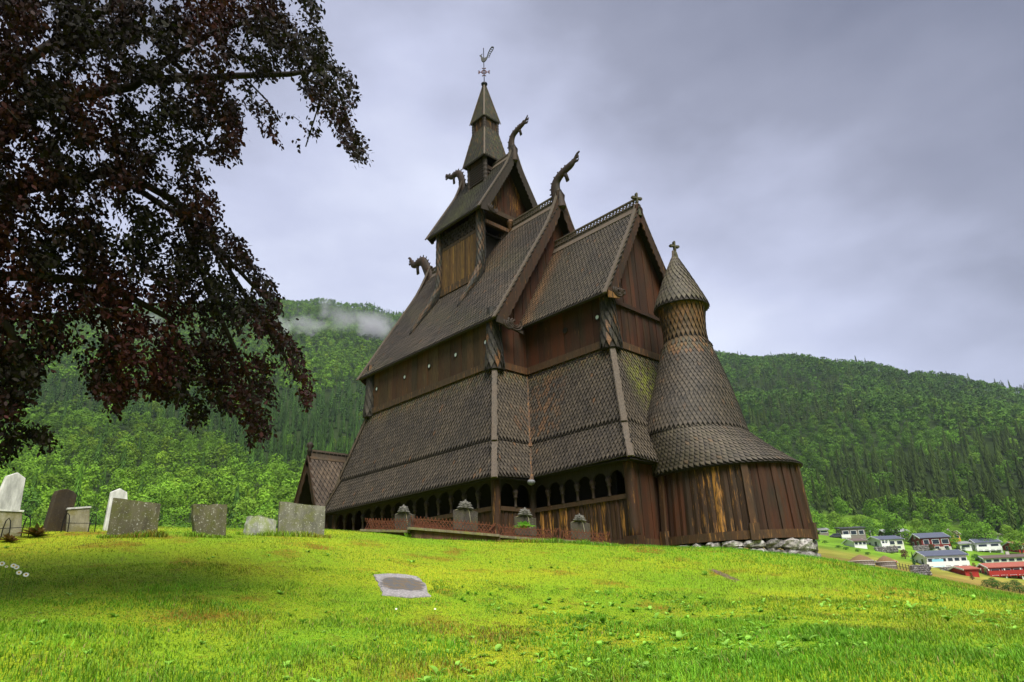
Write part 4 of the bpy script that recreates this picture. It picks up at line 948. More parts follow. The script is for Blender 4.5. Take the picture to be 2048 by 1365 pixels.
# the four family graves in front of the gallery
def grave_plot(lab, x0, y0, x1, y1, r0, r1, depth, hface, hl=.24):
    a, b = at(x0, y0, r0), at(x1, y1, r1); a, b = Vector(a), Vector(b); u = (b-a); W = u.length; u.normalize()
    bk = Vector((-u.y, u.x, 0)).normalized()
    if bk.dot(Vector(FW)) < 0: bk = -bk
    root = thing('grave_plot', lab, 'grave surround', tuple((a+b)/2-Vector((0, 0, hface))), 0, 'stone kerbed family graves beside the gallery'); WORLD.add(root.name)
    c0, c1 = a+bk*depth, b+bk*depth; up = Vector((0, 0, 1)); kb = MB(); cp = MB()
    for p, q_ in ((a, b), (a, c0), (b, c1), (c0, c1)):
        dn = Vector((0, 0, -hface-.35)); 
        kb.prism([p-up*.06, q_-up*.06, q_+dn, p+dn], (bk*.12 if (p, q_) in ((a, b), (c0, c1)) else u*.1), (.5, .5, 0))
        cp.beam(p-up*.03-(q_-p).normalized()*.05, q_-up*.03+(q_-p).normalized()*.05, .17, .055, up)
    kb.build('kerb', M_kerb, root); cp.build('coping', M_cap, root)
    for p, q_ in ((a, b), (a, c0), (b, c1), (c0, c1)):
        d = (q_-p); Lh = d.length-.1; d.normalize(); s0 = p+d*.05+(bk*.05 if abs(d.dot(u)) > .9 else Vector()); mb = MB(); n = max(4, int(Lh/.085))
        up_ = up; step = Lh/n
        for i in range(n+1):
            for sg in (-1, 1):
                x0_ = i*step; x1_ = x0_+sg*step*1.9
                if x1_ < -.01 or x1_ > Lh+.01: continue
                mb.beam(s0+d*x0_+up*0, s0+d*x1_+up*hl, .008, .014, up)
            mb.beam(s0+d*(i*step)+up*hl, s0+d*(i*step)+up*(hl+.035), .022, .018, d)
        for h in (.02, hl-.035): mb.beam(s0+up*h, s0+d*Lh+up*h, .010, .016, up)
        mb.build('lattice_fence', M_rust, root)
    soil = MB(); soil.prism([a+bk*.1-up*.08, b+bk*.1-up*.08, c1-up*.08, c0-up*.08], (0, 0, -.2)); soil.build('soil', plain('grave_soil', (.055, .045, .018), .95), root)
    return a, b, bk, u
def rosette(mb, c, n, u, s, col=(.5, 0, 0)):
    """carved flower spray that crowns the stone"""
    up = Vector((0, 0, 1)); n = Vector(n)
    for k in range(9):
        a = math.radians(-10+k*25); d = (u*math.cos(a)+up*math.sin(a)); rr = s*(.95 if k % 2 else 1.15)*(1.0 if 1 < k < 7 else 1.2)
        t_ = up.cross(n)
        mb.tube([c+d*.05*s, c+d*rr*.55-n*.03, c+d*rr*.85-n*.015, c+d*rr], [.028*s/.2, .05*s/.2, .04*s/.2, .008], 6, col)
        for sg in (-1, 1): mb.tube([c+d*rr*.6, c+d*rr*.75+d.cross(n)*sg*s*.22], [.03*s/.2, .008], 5, col)
    mb.tube([c-up*.02-n*.04, c+up*.04-n*.06], [.05, .045], 8, col)
def plot_stone(lab, px, py_top, py_base, wpx, r, plot):
    a, b, bk, u = plot; B = Vector(at(px, py_base, r)); W = (Vector(at(px+wpx/2, py_base, r))-Vector(at(px-wpx/2, py_base, r))).length; H = at(px, py_top, r)[2]-B.z
    root = thing('headstone', lab, 'gravestone', tuple(B), 0, 'slate headstones with carved flower crowns'); WORLD.add(root.name)
    up = Vector((0, 0, 1)); P = lambda x, z: B+u*x*W/2+up*z*H
    out = [P(-.98, -.6), P(.98, -.6), P(1.0, .72), P(.86, .72), P(.6, .80), P(.3, .95), P(0, 1), P(-.3, .95), P(-.6, .80), P(-.86, .72), P(-1.0, .72)]
    mb = MB(); mb.prism([Vector((*p.xy, p.z)) for p in out], bk*.10); o = mb.build('slab', M_slate, root); bv = o.modifiers.new('b', 'BEVEL'); bv.width = .01; bv.segments = 2; bv.limit_method = 'ANGLE'
    fl = MB(); rosette(fl, P(0, 1.0), bk, u, W*.25); fl.build('flower_carving', M_slate2, root)
    ln = MB(); q_ = lambda x, z: P(x, z)-bk*.006
    ln.tube([q_(.0, .98), q_(.22, .84), q_(.30, .70), q_(.36, .35), q_(.44, -.1)], .010, 5); ln.tube([q_(-.86, .70), q_(-.6, .78), q_(-.3, .93), q_(0, .98), q_(.3, .93), q_(.6, .78)], .008, 5)
    ln.build('stem_carving', M_beige, root)
p1 = grave_plot('leftmost and smallest stone kerbed grave with rusty lattice fence', 728, 1059, 820, 1061, 17.6, 16.9, 1.5, .10)
p2 = grave_plot('highest stone kerbed grave with brown stone sides, left of the corner post', 822, 1055, 992, 1069, 16.6, 16.7, 1.5, .30)
p3 = grave_plot('stone kerbed grave holding the bright green leafy plant', 996, 1071, 1116, 1080, 17.0, 17.0, 1.4, .16)
p4 = grave_plot('rightmost stone kerbed grave in front of the plank parapet', 1119, 1079, 1221, 1087, 17.0, 17.0, 1.4, .14)
plot_stone('slate headstone with carved flowers, leftmost of the four by the gallery', 807, 1022, 1047, 43, 17.8, p1)
plot_stone('largest slate headstone with carved flowers, left of the corner post', 931, 1014, 1043, 50, 17.6, p2)
plot_stone('slate headstone with carved flowers behind the green leafy plant', 1051, 1028, 1055, 44, 18.0, p3)
plot_stone('slate headstone with carved flowers, rightmost of the four by the gallery', 1161, 1039, 1064, 40, 18.0, p4)
# leafy plant
def leafy(name, lab, cat, c, n, ln, mat, up=.9, wid=.3, seed=0, cols=((.12, .25, .02), (.2, .36, .03))):
    r_ = np.random.default_rng(seed); mb = MB()
    for i in range(n):
        a = r_.uniform(0, 2*PI); t_ = r_.uniform(.2, 1.0); L0 = ln*r_.uniform(.7, 1.1); d = Vector((math.cos(a), math.sin(a), 0)); sd_ = Vector((-d.y, d.x, 0)); c0, c1 = cols; f = r_.random(); col = tuple(c0[j]*(1-f)+c1[j]*f for j in range(3))
        pts = []
        for k in range(6):
            s = k/5; pts.append((Vector(c)+d*L0*(s*t_)+Vector((0, 0, L0*up*(s*(1.2-t_*.5)-.55*s*s*t_))), math.sin(PI*(s*.9+.08))*L0*wid*.5))
        v = []; 
        for p, w_ in pts: v += [p-sd_*w_+Vector((0, 0, w_*.35)), p, p+sd_*w_+Vector((0, 0, w_*.35))]
        mb.add(v, [(k*3+j, k*3+3+j, k*3+4+j, k*3+1+j) for k in range(5) for j in (0, 1)], col)
    root = thing(name, lab, cat, tuple(c)); WORLD.add(root.name); mb.build('leaves', mat, root, True); return root
M_leaf = vcolmat('leaf_green', .55, .25, 20, .3, .3)
leafy('leafy_plant', 'bright green broad leaved plant growing inside the kerbed grave', 'plant', at(1048, 1058, 17.5)+np.array([0, 0, -.02]), 34, .42, M_leaf, .55, .34, 3, ((.14, .34, .03), (.26, .50, .06)))
leafy('weed_clump', 'reddish and dark green weed clump beside the low yellowish headstone', 'plant', (*on_ground(72, 1074, 6, 30)[0][:2], hz(*on_ground(72, 1074, 6, 30)[0][:2])), 46, .34, M_leaf, .6, .2, 4, ((.06, .08, .015), (.20, .08, .03)))
leafy('weed_clump', 'low brownish weed clump at the left edge under the yellowish headstone', 'plant', (*on_ground(18, 1085, 6, 30)[0][:2], hz(*on_ground(18, 1085, 6, 30)[0][:2])), 40, .3, M_leaf, .5, .15, 5, ((.10, .07, .02), (.20, .10, .03)))
# flat stone and slate sunk in the grass
def flat(name, lab, pts, mat, th=.05, seed=0, sink=.03):
    P = []
    for (px, py) in pts:
        q_, r_ = on_ground(px, py, 5, 30); P.append(Vector((q_[0], q_[1], hz(q_[0], q_[1])+sink)))
    rr = np.random.default_rng(seed); Q = []
    for i in range(len(P)):
        for k in range(4): Q.append(P[i].lerp(P[(i+1) % len(P)], k/4)+Vector((*rr.normal(0, .01, 2), 0)))
    mb = MB(); mb.prism(Q, (0, 0, -th-.1)); c = sum(P, Vector())/len(P); o = mb.build(name, mat); tag(o, lab, 'ground slab')
    bv = o.modifiers.new('b', 'BEVEL'); bv.width = .02; bv.segments = 2; bv.limit_method = 'ANGLE'; return o
M_sl2 = lichenmat('brown_slate', (.14, .09, .06), (.2, .16, .1), .3)
def slabmat():
    m, t, b = newmat('worn_grave_slab'); k = NT(t); p = k.pos(); c0 = on_ground(806, 1172, 5, 30)[0]
    f = k.noise(p, 9, 5, .7); g = k.noise(p, 30, 4, .6); comp = []
    dd3 = ray(806, 1172); fx, fy = dd3[0]/math.hypot(dd3[0], dd3[1]), dd3[1]/math.hypot(dd3[0], dd3[1])
    for vx, vy, sc_ in ((fy, -fx, 1/.33), (fx, fy, 1/.50)):
        sb_ = k.n('ShaderNodeVectorMath', operation='SUBTRACT'); k.l(p, sb_.inputs[0]); sb_.inputs[1].default_value = (c0[0], c0[1], 0)
        dt = k.n('ShaderNodeVectorMath', operation='DOT_PRODUCT'); k.l(sb_.outputs[0], dt.inputs[0]); dt.inputs[1].default_value = (vx*sc_, vy*sc_, 0); comp.append(k.math('POWER', k.math('ABSOLUTE', dt.outputs['Value']), 3))
    dd = k.math('ADD', k.math('ADD', comp[0], comp[1]), k.math('MULTIPLY', k.math('SUBTRACT', f, .5), 1.6)); c = k.mix(k.rng(g, .35, .65), (.17, .158, .155), (.33, .31, .305))
    c = k.mix(k.rng(dd, .6, .95, .9, 0), c, k.mix(k.rng(f, .42, .58), (.07, .075, .08), (.12, .085, .04)))
    k.l(c, b.inputs['Base Color']); b.inputs['Roughness'].default_value = .85; k.bump(g, .6, .02, b); return m
flat('grave_slab', 'flat pale stone slab with a dark worn centre lying in the grass', [(748, 1152), (775, 1150), (803, 1151), (835, 1156), (850, 1170), (862, 1195), (815, 1197), (766, 1192), (758, 1172)], slabmat(), .03, 3, .02)
flat('sunken_slab', 'narrow brown slate slab sunk in the grass below the apse', [(1408, 1134), (1428, 1138), (1488, 1163), (1470, 1165), (1440, 1152)], M_sl2, .03, 4, .0)
# daisies
M_pet = plain('white_petal', (.85, .85, .83), .6, 0, .05); M_eye = plain('yellow_daisy_eye', (.6, .38, .02), .7); M_stem = plain('flower_stem', (.08, .16, .02), .8)
def daisy(px, py, r, lab, s=.024):
    P = Vector(at(px, py, r)); g = hz(P.x, P.y); P.z = max(P.z, g+.08); rt = thing('daisy', lab, 'flower', (P.x, P.y, g), 0, 'white daisies at the left edge of the lawn'); WORLD.add(rt.name)
    n = (Vector(CAM)-P).normalized()+Vector((0, 0, .7)); n.normalize(); u = n.orthogonal().normalized(); v = n.cross(u); pt = MB()
    for k in range(14):
        a = 2*PI*k/14; d = u*math.cos(a)+v*math.sin(a); e = n.cross(d); pt.prism([P+d*s*.3-e*s*.08, P+d*s*.8-e*s*.17, P+d*s*1.1, P+d*s*.8+e*s*.17, P+d*s*.3+e*s*.08], n*.002)
    pt.build('petals', M_pet, rt); ey = MB(); disc(ey, P+n*.001, n, s*.36, .006); ey.build('flower_eye', M_eye, rt)
    sm_ = MB(); sm_.tube([P-n*.003, P-n*.02-Vector((0, 0, .04)), Vector((P.x, P.y, g-.02))], .0025, 5); sm_.build('stem', M_stem, rt)
for (x, y, lab) in ((4, 1128, 'white daisy touching the left edge of the picture'), (13, 1134, 'smallest white daisy, between the edge one and the pair'), (27, 1132, 'left daisy of the touching pair'), (33, 1135, 'right daisy of the touching pair'), (38, 1146, 'white daisy just below the touching pair'), (52, 1150, 'white daisy farthest from the left edge, lowest of all')):
    daisy(x, y, 8.8, lab, .014 if x == 13 else .026)
for (x, y, lab) in ((792, 1234, 'tiny white lawn daisy in the middle of the lawn, left of another'), (870, 1234, 'tiny white lawn daisy in the middle of the lawn, right of another')):
    q_, r_ = on_ground(x, y, 5, 30); daisy(x, y, r_, lab, .011)

# ================================================================== grass
def blades(name, n, rmin, rmax, azr, hfn, wd, seed, segs=1, power=1.0, mat=None, keep=None):
    g = np.random.default_rng(seed); az = np.radians(g.uniform(azr[0], azr[1], n)); r = rmin+(rmax-rmin)*g.random(n)**power
    x = CAM[0]+np.sin(az)*r; y = CAM[1]+np.cos(az)*r
    k_ = ~(((x > -L_-.2) & (x < .1) & (y > -.1) & (y < 2*YC)) | ((x >= 0) & (x < c_w+.2) & (y > s_-.05) & (y < 2*YC-s_)) | ((((x-4.75)/2.25)**2+((y-YC)/1.95)**2) < 1))
    if keep is not None: k_ &= keep(x, y)
    for sl, gm in (((806, 1172), .44),):
        c0 = on_ground(*sl, 5, 30)[0]; k_ &= (np.hypot(x-c0[0], y-c0[1]) > gm)
    x, y, r = x[k_], y[k_], r[k_]; n = len(x); z = height(x, y)-.004
    h = hfn(x, y, r)*g.uniform(.5, 1.25, n); a = g.uniform(0, 2*PI, n); ln = g.uniform(.15, .95, n)*h; b = a+g.normal(PI/2, .5, n)
    w_ = wd*g.uniform(.6, 1.4, n)*(1+r/18); ux, uy = np.cos(b)*w_/2, np.sin(b)*w_/2; lx, ly = np.cos(a)*ln, np.sin(a)*ln
    pn = pnoise(x, y, .9, 2); p2 = pnoise(x, y, 2.6, 3); left = np.clip((x*-1+y*-.25+8)/14, 0, 1)
    base = np.array([.140, .350, .016]); yel = np.array([.27, .375, .022]); org = np.array([.33, .19, .03])
    f1 = np.clip(.13+left*.52+pn*.45+pnoise(x, y, .35, 14)*.3+g.normal(0, .2, n), 0, 1)[:, None]; f2 = (np.clip(p2*.9-.30+left*.45+.5*pnoise(x, y, .7, 19), 0, .8)*(g.random(n) < .6))[:, None]
    c = base*(1-f1)+yel*f1; c = c*(1-f2)+org*f2; c *= (g.uniform(.55, 1.35, n)*(1+.22*pnoise(x, y, 5, 17)+.12*pnoise(x, y, 1.2, 18)))[:, None]; c = np.clip(c, .01, .8)
    dry = g.random(n) < .03; c[dry] = np.array([.33, .25, .09])
    z0 = np.zeros(n)
    if segs == 1:
        V = np.stack([np.stack([x-ux, y-uy, z], 1), np.stack([x+ux, y+uy, z], 1), np.stack([x+lx, y+ly, z+h], 1)], 1); kk = 3
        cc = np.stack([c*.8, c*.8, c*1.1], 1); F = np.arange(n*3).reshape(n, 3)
    else:
        V = np.stack([np.stack([x-ux, y-uy, z], 1), np.stack([x+ux, y+uy, z], 1), np.stack([x+lx*.3+ux*.8, y+ly*.3+uy*.8, z+h*.62], 1), np.stack([x+lx*.3-ux*.8, y+ly*.3-uy*.8, z+h*.62], 1), np.stack([x+lx, y+ly, z+h*.95], 1)], 1); kk = 5
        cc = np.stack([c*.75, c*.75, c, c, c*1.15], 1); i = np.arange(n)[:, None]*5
        F = np.concatenate([i+np.array([[0, 1, 2]]), i+np.array([[0, 2, 3]]), i+np.array([[3, 2, 4]])])
    o = np_mesh(name, V.reshape(-1, 3), F, mat, None, cc.reshape(-1, 3)); return o
M_blade = vcolmat('grass_blade', .6, .15, 2, .35, .25)
def hlong(x, y, r):
    t_ = np.clip((x*.5+y*.55-.5)/5, 0, 1)*.5+np.clip((9.5-r)/4, 0, 1)*.6
    return .018+.06*np.clip(t_+.45*pnoise(x, y, 2.2, 9)+.3*pnoise(x, y, 7, 10), .0, 1.8)
tag(blades('grass', 190000, 4.5, 11, (-92, -2), hlong, .0045, 11, 2, .9, M_blade), 'short green and yellowish mown grass nearest to the camera', 'grass', kind='stuff')
tag(blades('grass', 240000, 10.5, 26, (-92, -2), lambda x, y, r: .030+.03*np.clip((x*.5+y*.55-.5)/5, 0, 1), .0055, 12, 1, .85, M_blade), 'short mown grass on the crest of the mound around the church', 'grass', kind='stuff')
# longer tufts along the graves and the church
def near_line(x, y):
    k_ = np.zeros(len(x), bool)
    for (px0, px1, r) in ((215, 320, 13.6), (385, 455, 13.8), (487, 650, 14.8), (822, 1225, 16.75)):
        for px in np.arange(px0, px1, 6):
            p = at(px, 1066, r); k_ |= (np.hypot(x-p[0], y-p[1]) < .16)
    return k_
tag(blades('grass_tufts', 110000, 13, 17.5, (-80, -36), lambda x, y, r: (.05+.07*np.clip(pnoise(x, y, 4, 1)+.4, 0, 1)), .006, 13, 2, 1, M_blade, near_line), 'longer uncut grass tufts at the foot of the gravestones', 'grass', kind='stuff')
# broad leaved weeds
def weeds():
    g = np.random.default_rng(21); V = []; F = []; K = []; n0 = 0
    for i in range(1150):
        while True:
            az = math.radians(g.uniform(-90, -4)); r = 4.6+g.random()**1.4*8.5; x = CAM[0]+math.sin(az)*r; y = CAM[1]+math.cos(az)*r
            if g.random() < .08+.92*min(1, max(0, (math.degrees(az)+62)/30))*(1 if r < 11 else .35) and pnoise(np.array([x]), np.array([y]), .8, 4)[0] > -.25: break
        z = hz(x, y); c0 = np.array([.20, .42, .035])*g.uniform(.75, 1.3)+np.array([.05, .07, .03])*g.random(); nl = g.integers(3, 8); big = g.uniform(.03, .085)*(1.5 if g.random() < .12 else 1)
        for k in range(nl):
            a = g.uniform(0, 2*PI); L0 = big*g.uniform(.6, 1.2); w_ = L0*g.uniform(.14, .3); d = np.array([math.cos(a), math.sin(a), 0]); s = np.array([-d[1], d[0], 0]); el = g.uniform(.3, 1.1)
            pts = []
            for j in range(5):
                f = j/4; p = np.array([x, y, z])+d*L0*f*math.cos(el*(1-f*.6))+np.array([0, 0, L0*f*math.sin(el)*(1.2-.55*f)]); hw = w_*math.sin(PI*(.1+.88*f))
                pts += [p-s*hw+[0, 0, hw*.3], p, p+s*hw+[0, 0, hw*.3]]
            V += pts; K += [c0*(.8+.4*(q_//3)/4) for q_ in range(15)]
            for j in range(4):
                for m_ in (0, 1): F.append((n0+j*3+m_, n0+j*3+3+m_, n0+j*3+4+m_, n0+j*3+1+m_))
            n0 += 15
    o = np_mesh('weeds', np.array(V), np.array(F), M_leaf, None, np.array(K), True); tag(o, 'broad leaved dandelion and plantain leaves scattered in the grass', 'weeds', kind='stuff')
weeds()

# ================================================================== trees
def leaf_cloud(n, lobes, size, g, jit=.28):
    """n small leaf-spray faces over the lobes of a crown, facing roughly outwards"""
    L0 = np.array(lobes); area = L0[:, 3]*L0[:, 5]; li = g.choice(len(lobes), n, p=area/area.sum()); c = L0[li, :3]; R_ = L0[li, 3:6]
    d = g.normal(0, 1, (n, 3)); d /= np.linalg.norm(d, axis=1)[:, None]; d[:, 2] = np.where(d[:, 2] < -.35, -d[:, 2], d[:, 2])
    rad = g.uniform(.84, 1.05, n)[:, None]; p = c+d*R_*rad
    nn = d+g.normal(0, jit, (n, 3)); nn /= np.linalg.norm(nn, axis=1)[:, None]
    u = np.cross(nn, g.normal(0, 1, (n, 3))); u /= np.linalg.norm(u, axis=1)[:, None]; v = np.cross(nn, u); s = size*g.uniform(.6, 1.3, n)[:, None]
    return np.stack([p-u*s, p-v*s*.75, p+u*s, p+v*s*.75], 1)
def broad_template(n, size, seed):
    g = np.random.default_rng(seed); lob = [(0, 0, .70, .24, .24, .26), (0, 0, .42, .30, .30, .26)]
    for i in range(g.integers(5, 8)):
        a = g.uniform(0, 2*PI); h = g.uniform(.30, .78); rr = g.uniform(.17, .27)*(1.15-h*.5); s = g.uniform(.13, .20)
        lob.append((math.cos(a)*rr, math.sin(a)*rr, h, s, s, s*.9))
    q = leaf_cloud(n, lob, size, g); return q, g.uniform(.8, 1.2, n)
def conifer_template(tiers, nb, seed):
    g = np.random.default_rng(seed); F = []
    for t_ in range(tiers):
        h = .06+.9*t_/tiers; R_ = .20*(1-h)**.85+.012; a0 = g.uniform(0, 6)
        for k in range(nb):
            a = a0+2*PI*k/nb+g.normal(0, .15); r = R_*g.uniform(.75, 1.15); w_ = .75*PI/nb
            top = (0, 0, h+.13); tip = (math.cos(a)*r, math.sin(a)*r, h-.03)
            l = (math.cos(a-w_)*r*.72, math.sin(a-w_)*r*.72, h+.02); rr = (math.cos(a+w_)*r*.72, math.sin(a+w_)*r*.72, h+.02)
            F.append((top, l, tip, rr))
    F.append(((0, 0, 1.0), (.012, 0, .86), (0, .012, .86), (-.012, 0, .86)))
    q = np.array(F, dtype=float); return q, g.uniform(.8, 1.2, len(F))
def bake(name, tmpl, X, Y_, Z, S, H, COL, mat, g):
    """merge many trees of a far wood into one object"""
    Vs = []; Cs = []
    ti = g.integers(0, len(tmpl), len(X))
    for t_, (q, tone_) in enumerate(tmpl):
        m = np.where(ti == t_)[0]
        if not len(m): continue
        a = g.uniform(0, 2*PI, len(m)); ca, sa = np.cos(a)[:, None, None], np.sin(a)[:, None, None]
        x = (q[None, :, :, 0]*ca-q[None, :, :, 1]*sa)*S[m][:, None, None]+X[m][:, None, None]; y = (q[None, :, :, 0]*sa+q[None, :, :, 1]*ca)*S[m][:, None, None]+Y_[m][:, None, None]
        z = q[None, :, :, 2]*H[m][:, None, None]+Z[m][:, None, None]
        V = np.stack([x, y, z], -1); Vs.append(V.reshape(-1, 3)); c = COL[m][:, None, None, :]*tone_[None, :, None, None]
        Cs.append(np.broadcast_to(c, V.shape).reshape(-1, 3))
    V = np.concatenate(Vs); K = np.concatenate(Cs); F = np.arange(len(V)).reshape(-1, 4)
    return np_mesh(name, V, F, mat, None, K)
M_wood = vcolmat('forest_foliage', .8, .25, .25, .22, .15)
gt = np.random.default_rng(5)
def field(r0, r1, az0, az1, sp, jit=.45):
    ext = r1; xs = np.arange(-ext, ext, sp); gx, gy = np.meshgrid(xs, xs); x = gx.ravel()+gt.uniform(-sp*jit, sp*jit, gx.size); y = gy.ravel()+gt.uniform(-sp*jit, sp*jit, gx.size)
    r = np.hypot(x, y); az = np.degrees(np.arctan2(x, y)); m = (r > r0) & (r < r1) & (az > az0) & (az < az1)
    return x[m]+CAM[0], y[m]+CAM[1], r[m], az[m]
def is_conifer(x, y, r, az, z):
    el = np.degrees(np.arctan2(z-CAM[2], r)); n = pnoise(x, y, .02, 8)+.5*pnoise(x, y, .06, 9); pr_ = np.where(n > .62, .6, .05)
    pr_ = np.where((az < -50) & (az > -69.5+pnoise(x, y, .03, 4)*2) & (el > 9.6) & (el < 17+n), .96, pr_)
    pr_ = np.where((az < -70) & (el > 13) & (el < 15.4), .85, pr_)
    pr_ = np.where((az > -22) & (az < 0) & (el > 4.9) & (el < 8.6+n), .85, pr_)
    pr_ = np.where((az > -28) & (el > 11.5) & (el < 12.6+n) & (az < -18), .7, pr_)
    return gt.random(len(x)) < pr_
def treecol(con, x, y, r, az, z):
    n = len(x); el = np.degrees(np.arctan2(z-CAM[2], r)); j = gt.uniform(.65, 1.35, n)[:, None]; p = pnoise(x, y, .03, 12)[:, None]
    low = np.clip((12-el)/7, 0, 1)[:, None]; left = (az < -45)[:, None]
    b = np.array([.085, .175, .014])*(1-low)+np.array([.135, .265, .018])*low; b = b*(1+.22*p)
    b = b+np.array([.035, .02, 0])*(gt.random(n) < .25)[:, None]*gt.random(n)[:, None]
    cf = np.array([.040, .092, .014])+low*left*np.array([.03, .07, .0]); cf = cf*(1+.15*p)
    cf = np.where(left, cf, cf*np.array([1.15, .85, .8]))
    b = np.where(left, b, b*np.array([.66, .72, .85])); return np.where(con[:, None], cf, b)*j
BT_far = [broad_template(110, .075, 30+i) for i in range(6)]; BT_mid = [broad_template(400, .038, 40+i) for i in range(6)]; BT_near = [broad_template(1500, .021, 50+i) for i in range(5)]
CT_far = [conifer_template(8, 6, 60+i) for i in range(4)]; CT_mid = [conifer_template(16, 9, 70+i) for i in range(4)]; CT_near = [conifer_template(20, 10, 80+i) for i in range(4)]
def band(r0, r1, az0, az1, sp, size, lod, lab, minR=None):
    x, y, r, az = field(r0, r1, az0, az1, sp); keep = (az < -40) | (r > 262+8*pnoise(x, y, .05, 2)); x, y, r, az = x[keep], y[keep], r[keep], az[keep]
    z = height(x, y); con = is_conifer(x, y, r, az, z); col = treecol(con, x, y, r, az, z)
    H = size*gt.uniform(.75, 1.3, len(x))*np.where(con, 1.35, 1.0); S = np.where(con, H*.8, H*.92)*gt.uniform(.85, 1.15, len(x))
    B, K_ = ((BT_far, CT_far), (BT_mid, CT_mid), (BT_near, CT_near))[lod]
    side = 'left' if az1 < -45 else ('right' if az0 > -45 else 'middle')
    tag(bake('broadleaf_forest', B, x[~con], y[~con], z[~con]-.06*H[~con], S[~con], H[~con], col[~con], M_wood, gt), 'pale green broadleaf wood '+lab, 'forest', kind='stuff')
    tag(bake('conifer_forest', K_, x[con], y[con], z[con]-.3, S[con], H[con], col[con], M_wood, gt), 'dark spruce wood '+lab, 'forest', kind='stuff')
band(165, 400, -91, -52, 6.6, 8.5, 1, 'on the lower slope behind the gravestones')
band(400, 760, -91, -50, 6.8, 8.5, 0, 'half way up the left hillside')
band(760, 1190, -91, -50, 8.0, 8.5, 0, 'along the crest of the left hillside')
band(270, 520, -34, -2, 7.6, 9.5, 1, 'on the slope above the village')
band(520, 980, -34, -2, 8.0, 10, 0, 'along the crest of the right hillside')
band(280, 1100, -50, -34, 14, 13, 0, 'on the hill behind the church')
# nearer trees, each one its own thing
M_bark = plain('bark', (.06, .045, .03), .9)
def tree_proto(tmpl, kind, H, S, col, label, cat, name, jit=.0):
    root = thing(name, label, cat); q, tn_ = tmpl; V = q.reshape(-1, 3).copy(); V[:, :2] *= S; V[:, 2] *= H
    K = np.repeat(np.array(col)[None]*tn_[:, None], 4, 0); np_mesh('crown', V, np.arange(len(V)).reshape(-1, 4), M_wood, root, K)
    mb = MB(); mb.tube([(0, 0, -.5), (.05, 0, H*.3), (0, .05, H*.7)], [H*.025, H*.018, H*.006], 7)
    if kind == 'b':
        for a in range(5): mb.tube([(0, 0, H*(.25+.07*a)), (math.cos(a*2.4)*S*.12, math.sin(a*2.4)*S*.12, H*(.42+.07*a)), (math.cos(a*2.4)*S*.25, math.sin(a*2.4)*S*.25, H*(.52+.07*a))], [H*.012, H*.008, H*.003], 5)
    mb.build('trunk', M_bark, root); return root
def copy_tree(o, parent=None):
    c = o.copy(); C.objects.link(c)
    if parent: c.parent = parent
    for ch in list(o.children): copy_tree(ch, c)
    return c
PB = [tree_proto(BT_near[i], 'b', 9, 9, ((.12, .25, .018), (.15, .27, .025), (.10, .215, .02), (.13, .28, .02), (.085, .19, .025))[i], 'x', 'tree', 'broadleaf_tree') for i in range(5)]
PCn = [tree_proto(CT_near[i], 'c', 12, 11, ((.045, .105, .02), (.055, .13, .02), (.035, .09, .02), (.05, .11, .02))[i], 'x', 'tree', 'spruce_tree') for i in range(4)]
used = set()
def plant(proto, x, y, sc, label, group):
    o = proto if proto.name not in used else copy_tree(proto); used.add(o.name); used.add(proto.name)
    o.location = (x, y, hz(x, y)-1.7*sc); o.rotation_euler = (0, 0, random.uniform(0, 6.28)); o.scale = (sc*random.uniform(.9, 1.1), sc*random.uniform(.9, 1.1), sc*random.uniform(.85, 1.15)); o['label'] = label; o['group'] = group; return o
x, y, r, az = field(108, 165, -90, -57, 7.0)
con = is_conifer(x, y, r, az, height(x, y))
for i in range(len(x)):
    if con[i]: plant(PCn[i % 4], x[i], y[i], random.uniform(.7, 1.1), 'spruce among the pale broadleaf trees at the foot of the left hillside', 'spruces at the foot of the hillside')
    else: plant(PB[i % 5], x[i], y[i], random.uniform(.7, 1.15), 'round leafy tree at the foot of the left hillside behind the gravestones', 'leafy trees at the foot of the hillside')
x, y, r, az = field(236, 272, -28, -4, 7.5)
for i in range(len(x)):
    plant(PB[(i*3) % 5], x[i], y[i], random.uniform(.65, 1.1), 'bright green leafy tree on the edge of the wood just above the village', 'leafy trees above the village')

for p_ in PB+PCn:                       # a kind that found no place is not kept
    if p_.name not in used:
        for ch in list(p_.children): bpy.data.objects.remove(ch)
        bpy.data.objects.remove(p_)
# ---- the copper beech in the foreground
SIL = [(625, -5), (640, 60), (660, 110), (698, 150), (712, 200), (704, 240), (738, 312), (716, 326), (690, 300), (676, 262), (655, 232), (640, 262), (615, 298), (594, 290), (602, 250), (560, 222), (545, 246), (560, 288), (528, 262), (505, 215), (472, 215), (482, 250), (482, 306), (440, 322), (402, 300), (384, 322), (410, 350), (436, 398), (438, 440), (490, 490), (522, 540), (552, 580), (578, 632), (552, 640), (560, 655), (600, 705), (626, 790), (610, 815), (588, 770), (548, 790), (536, 870), (500, 888), (500, 850), (470, 822), (430, 820), (374, 866), (384, 806), (340, 800), (300, 790), (244, 800), (236, 832), (212, 806), (178, 782), (166, 735), (150, 690), (172, 655), (130, 695), (92, 735), (66, 770), (66, 820), (104, 890), (84, 892), (50, 866), (28, 900), (0, 932), (-160, 980), (-420, 900), (-420, -300), (560, -300)]
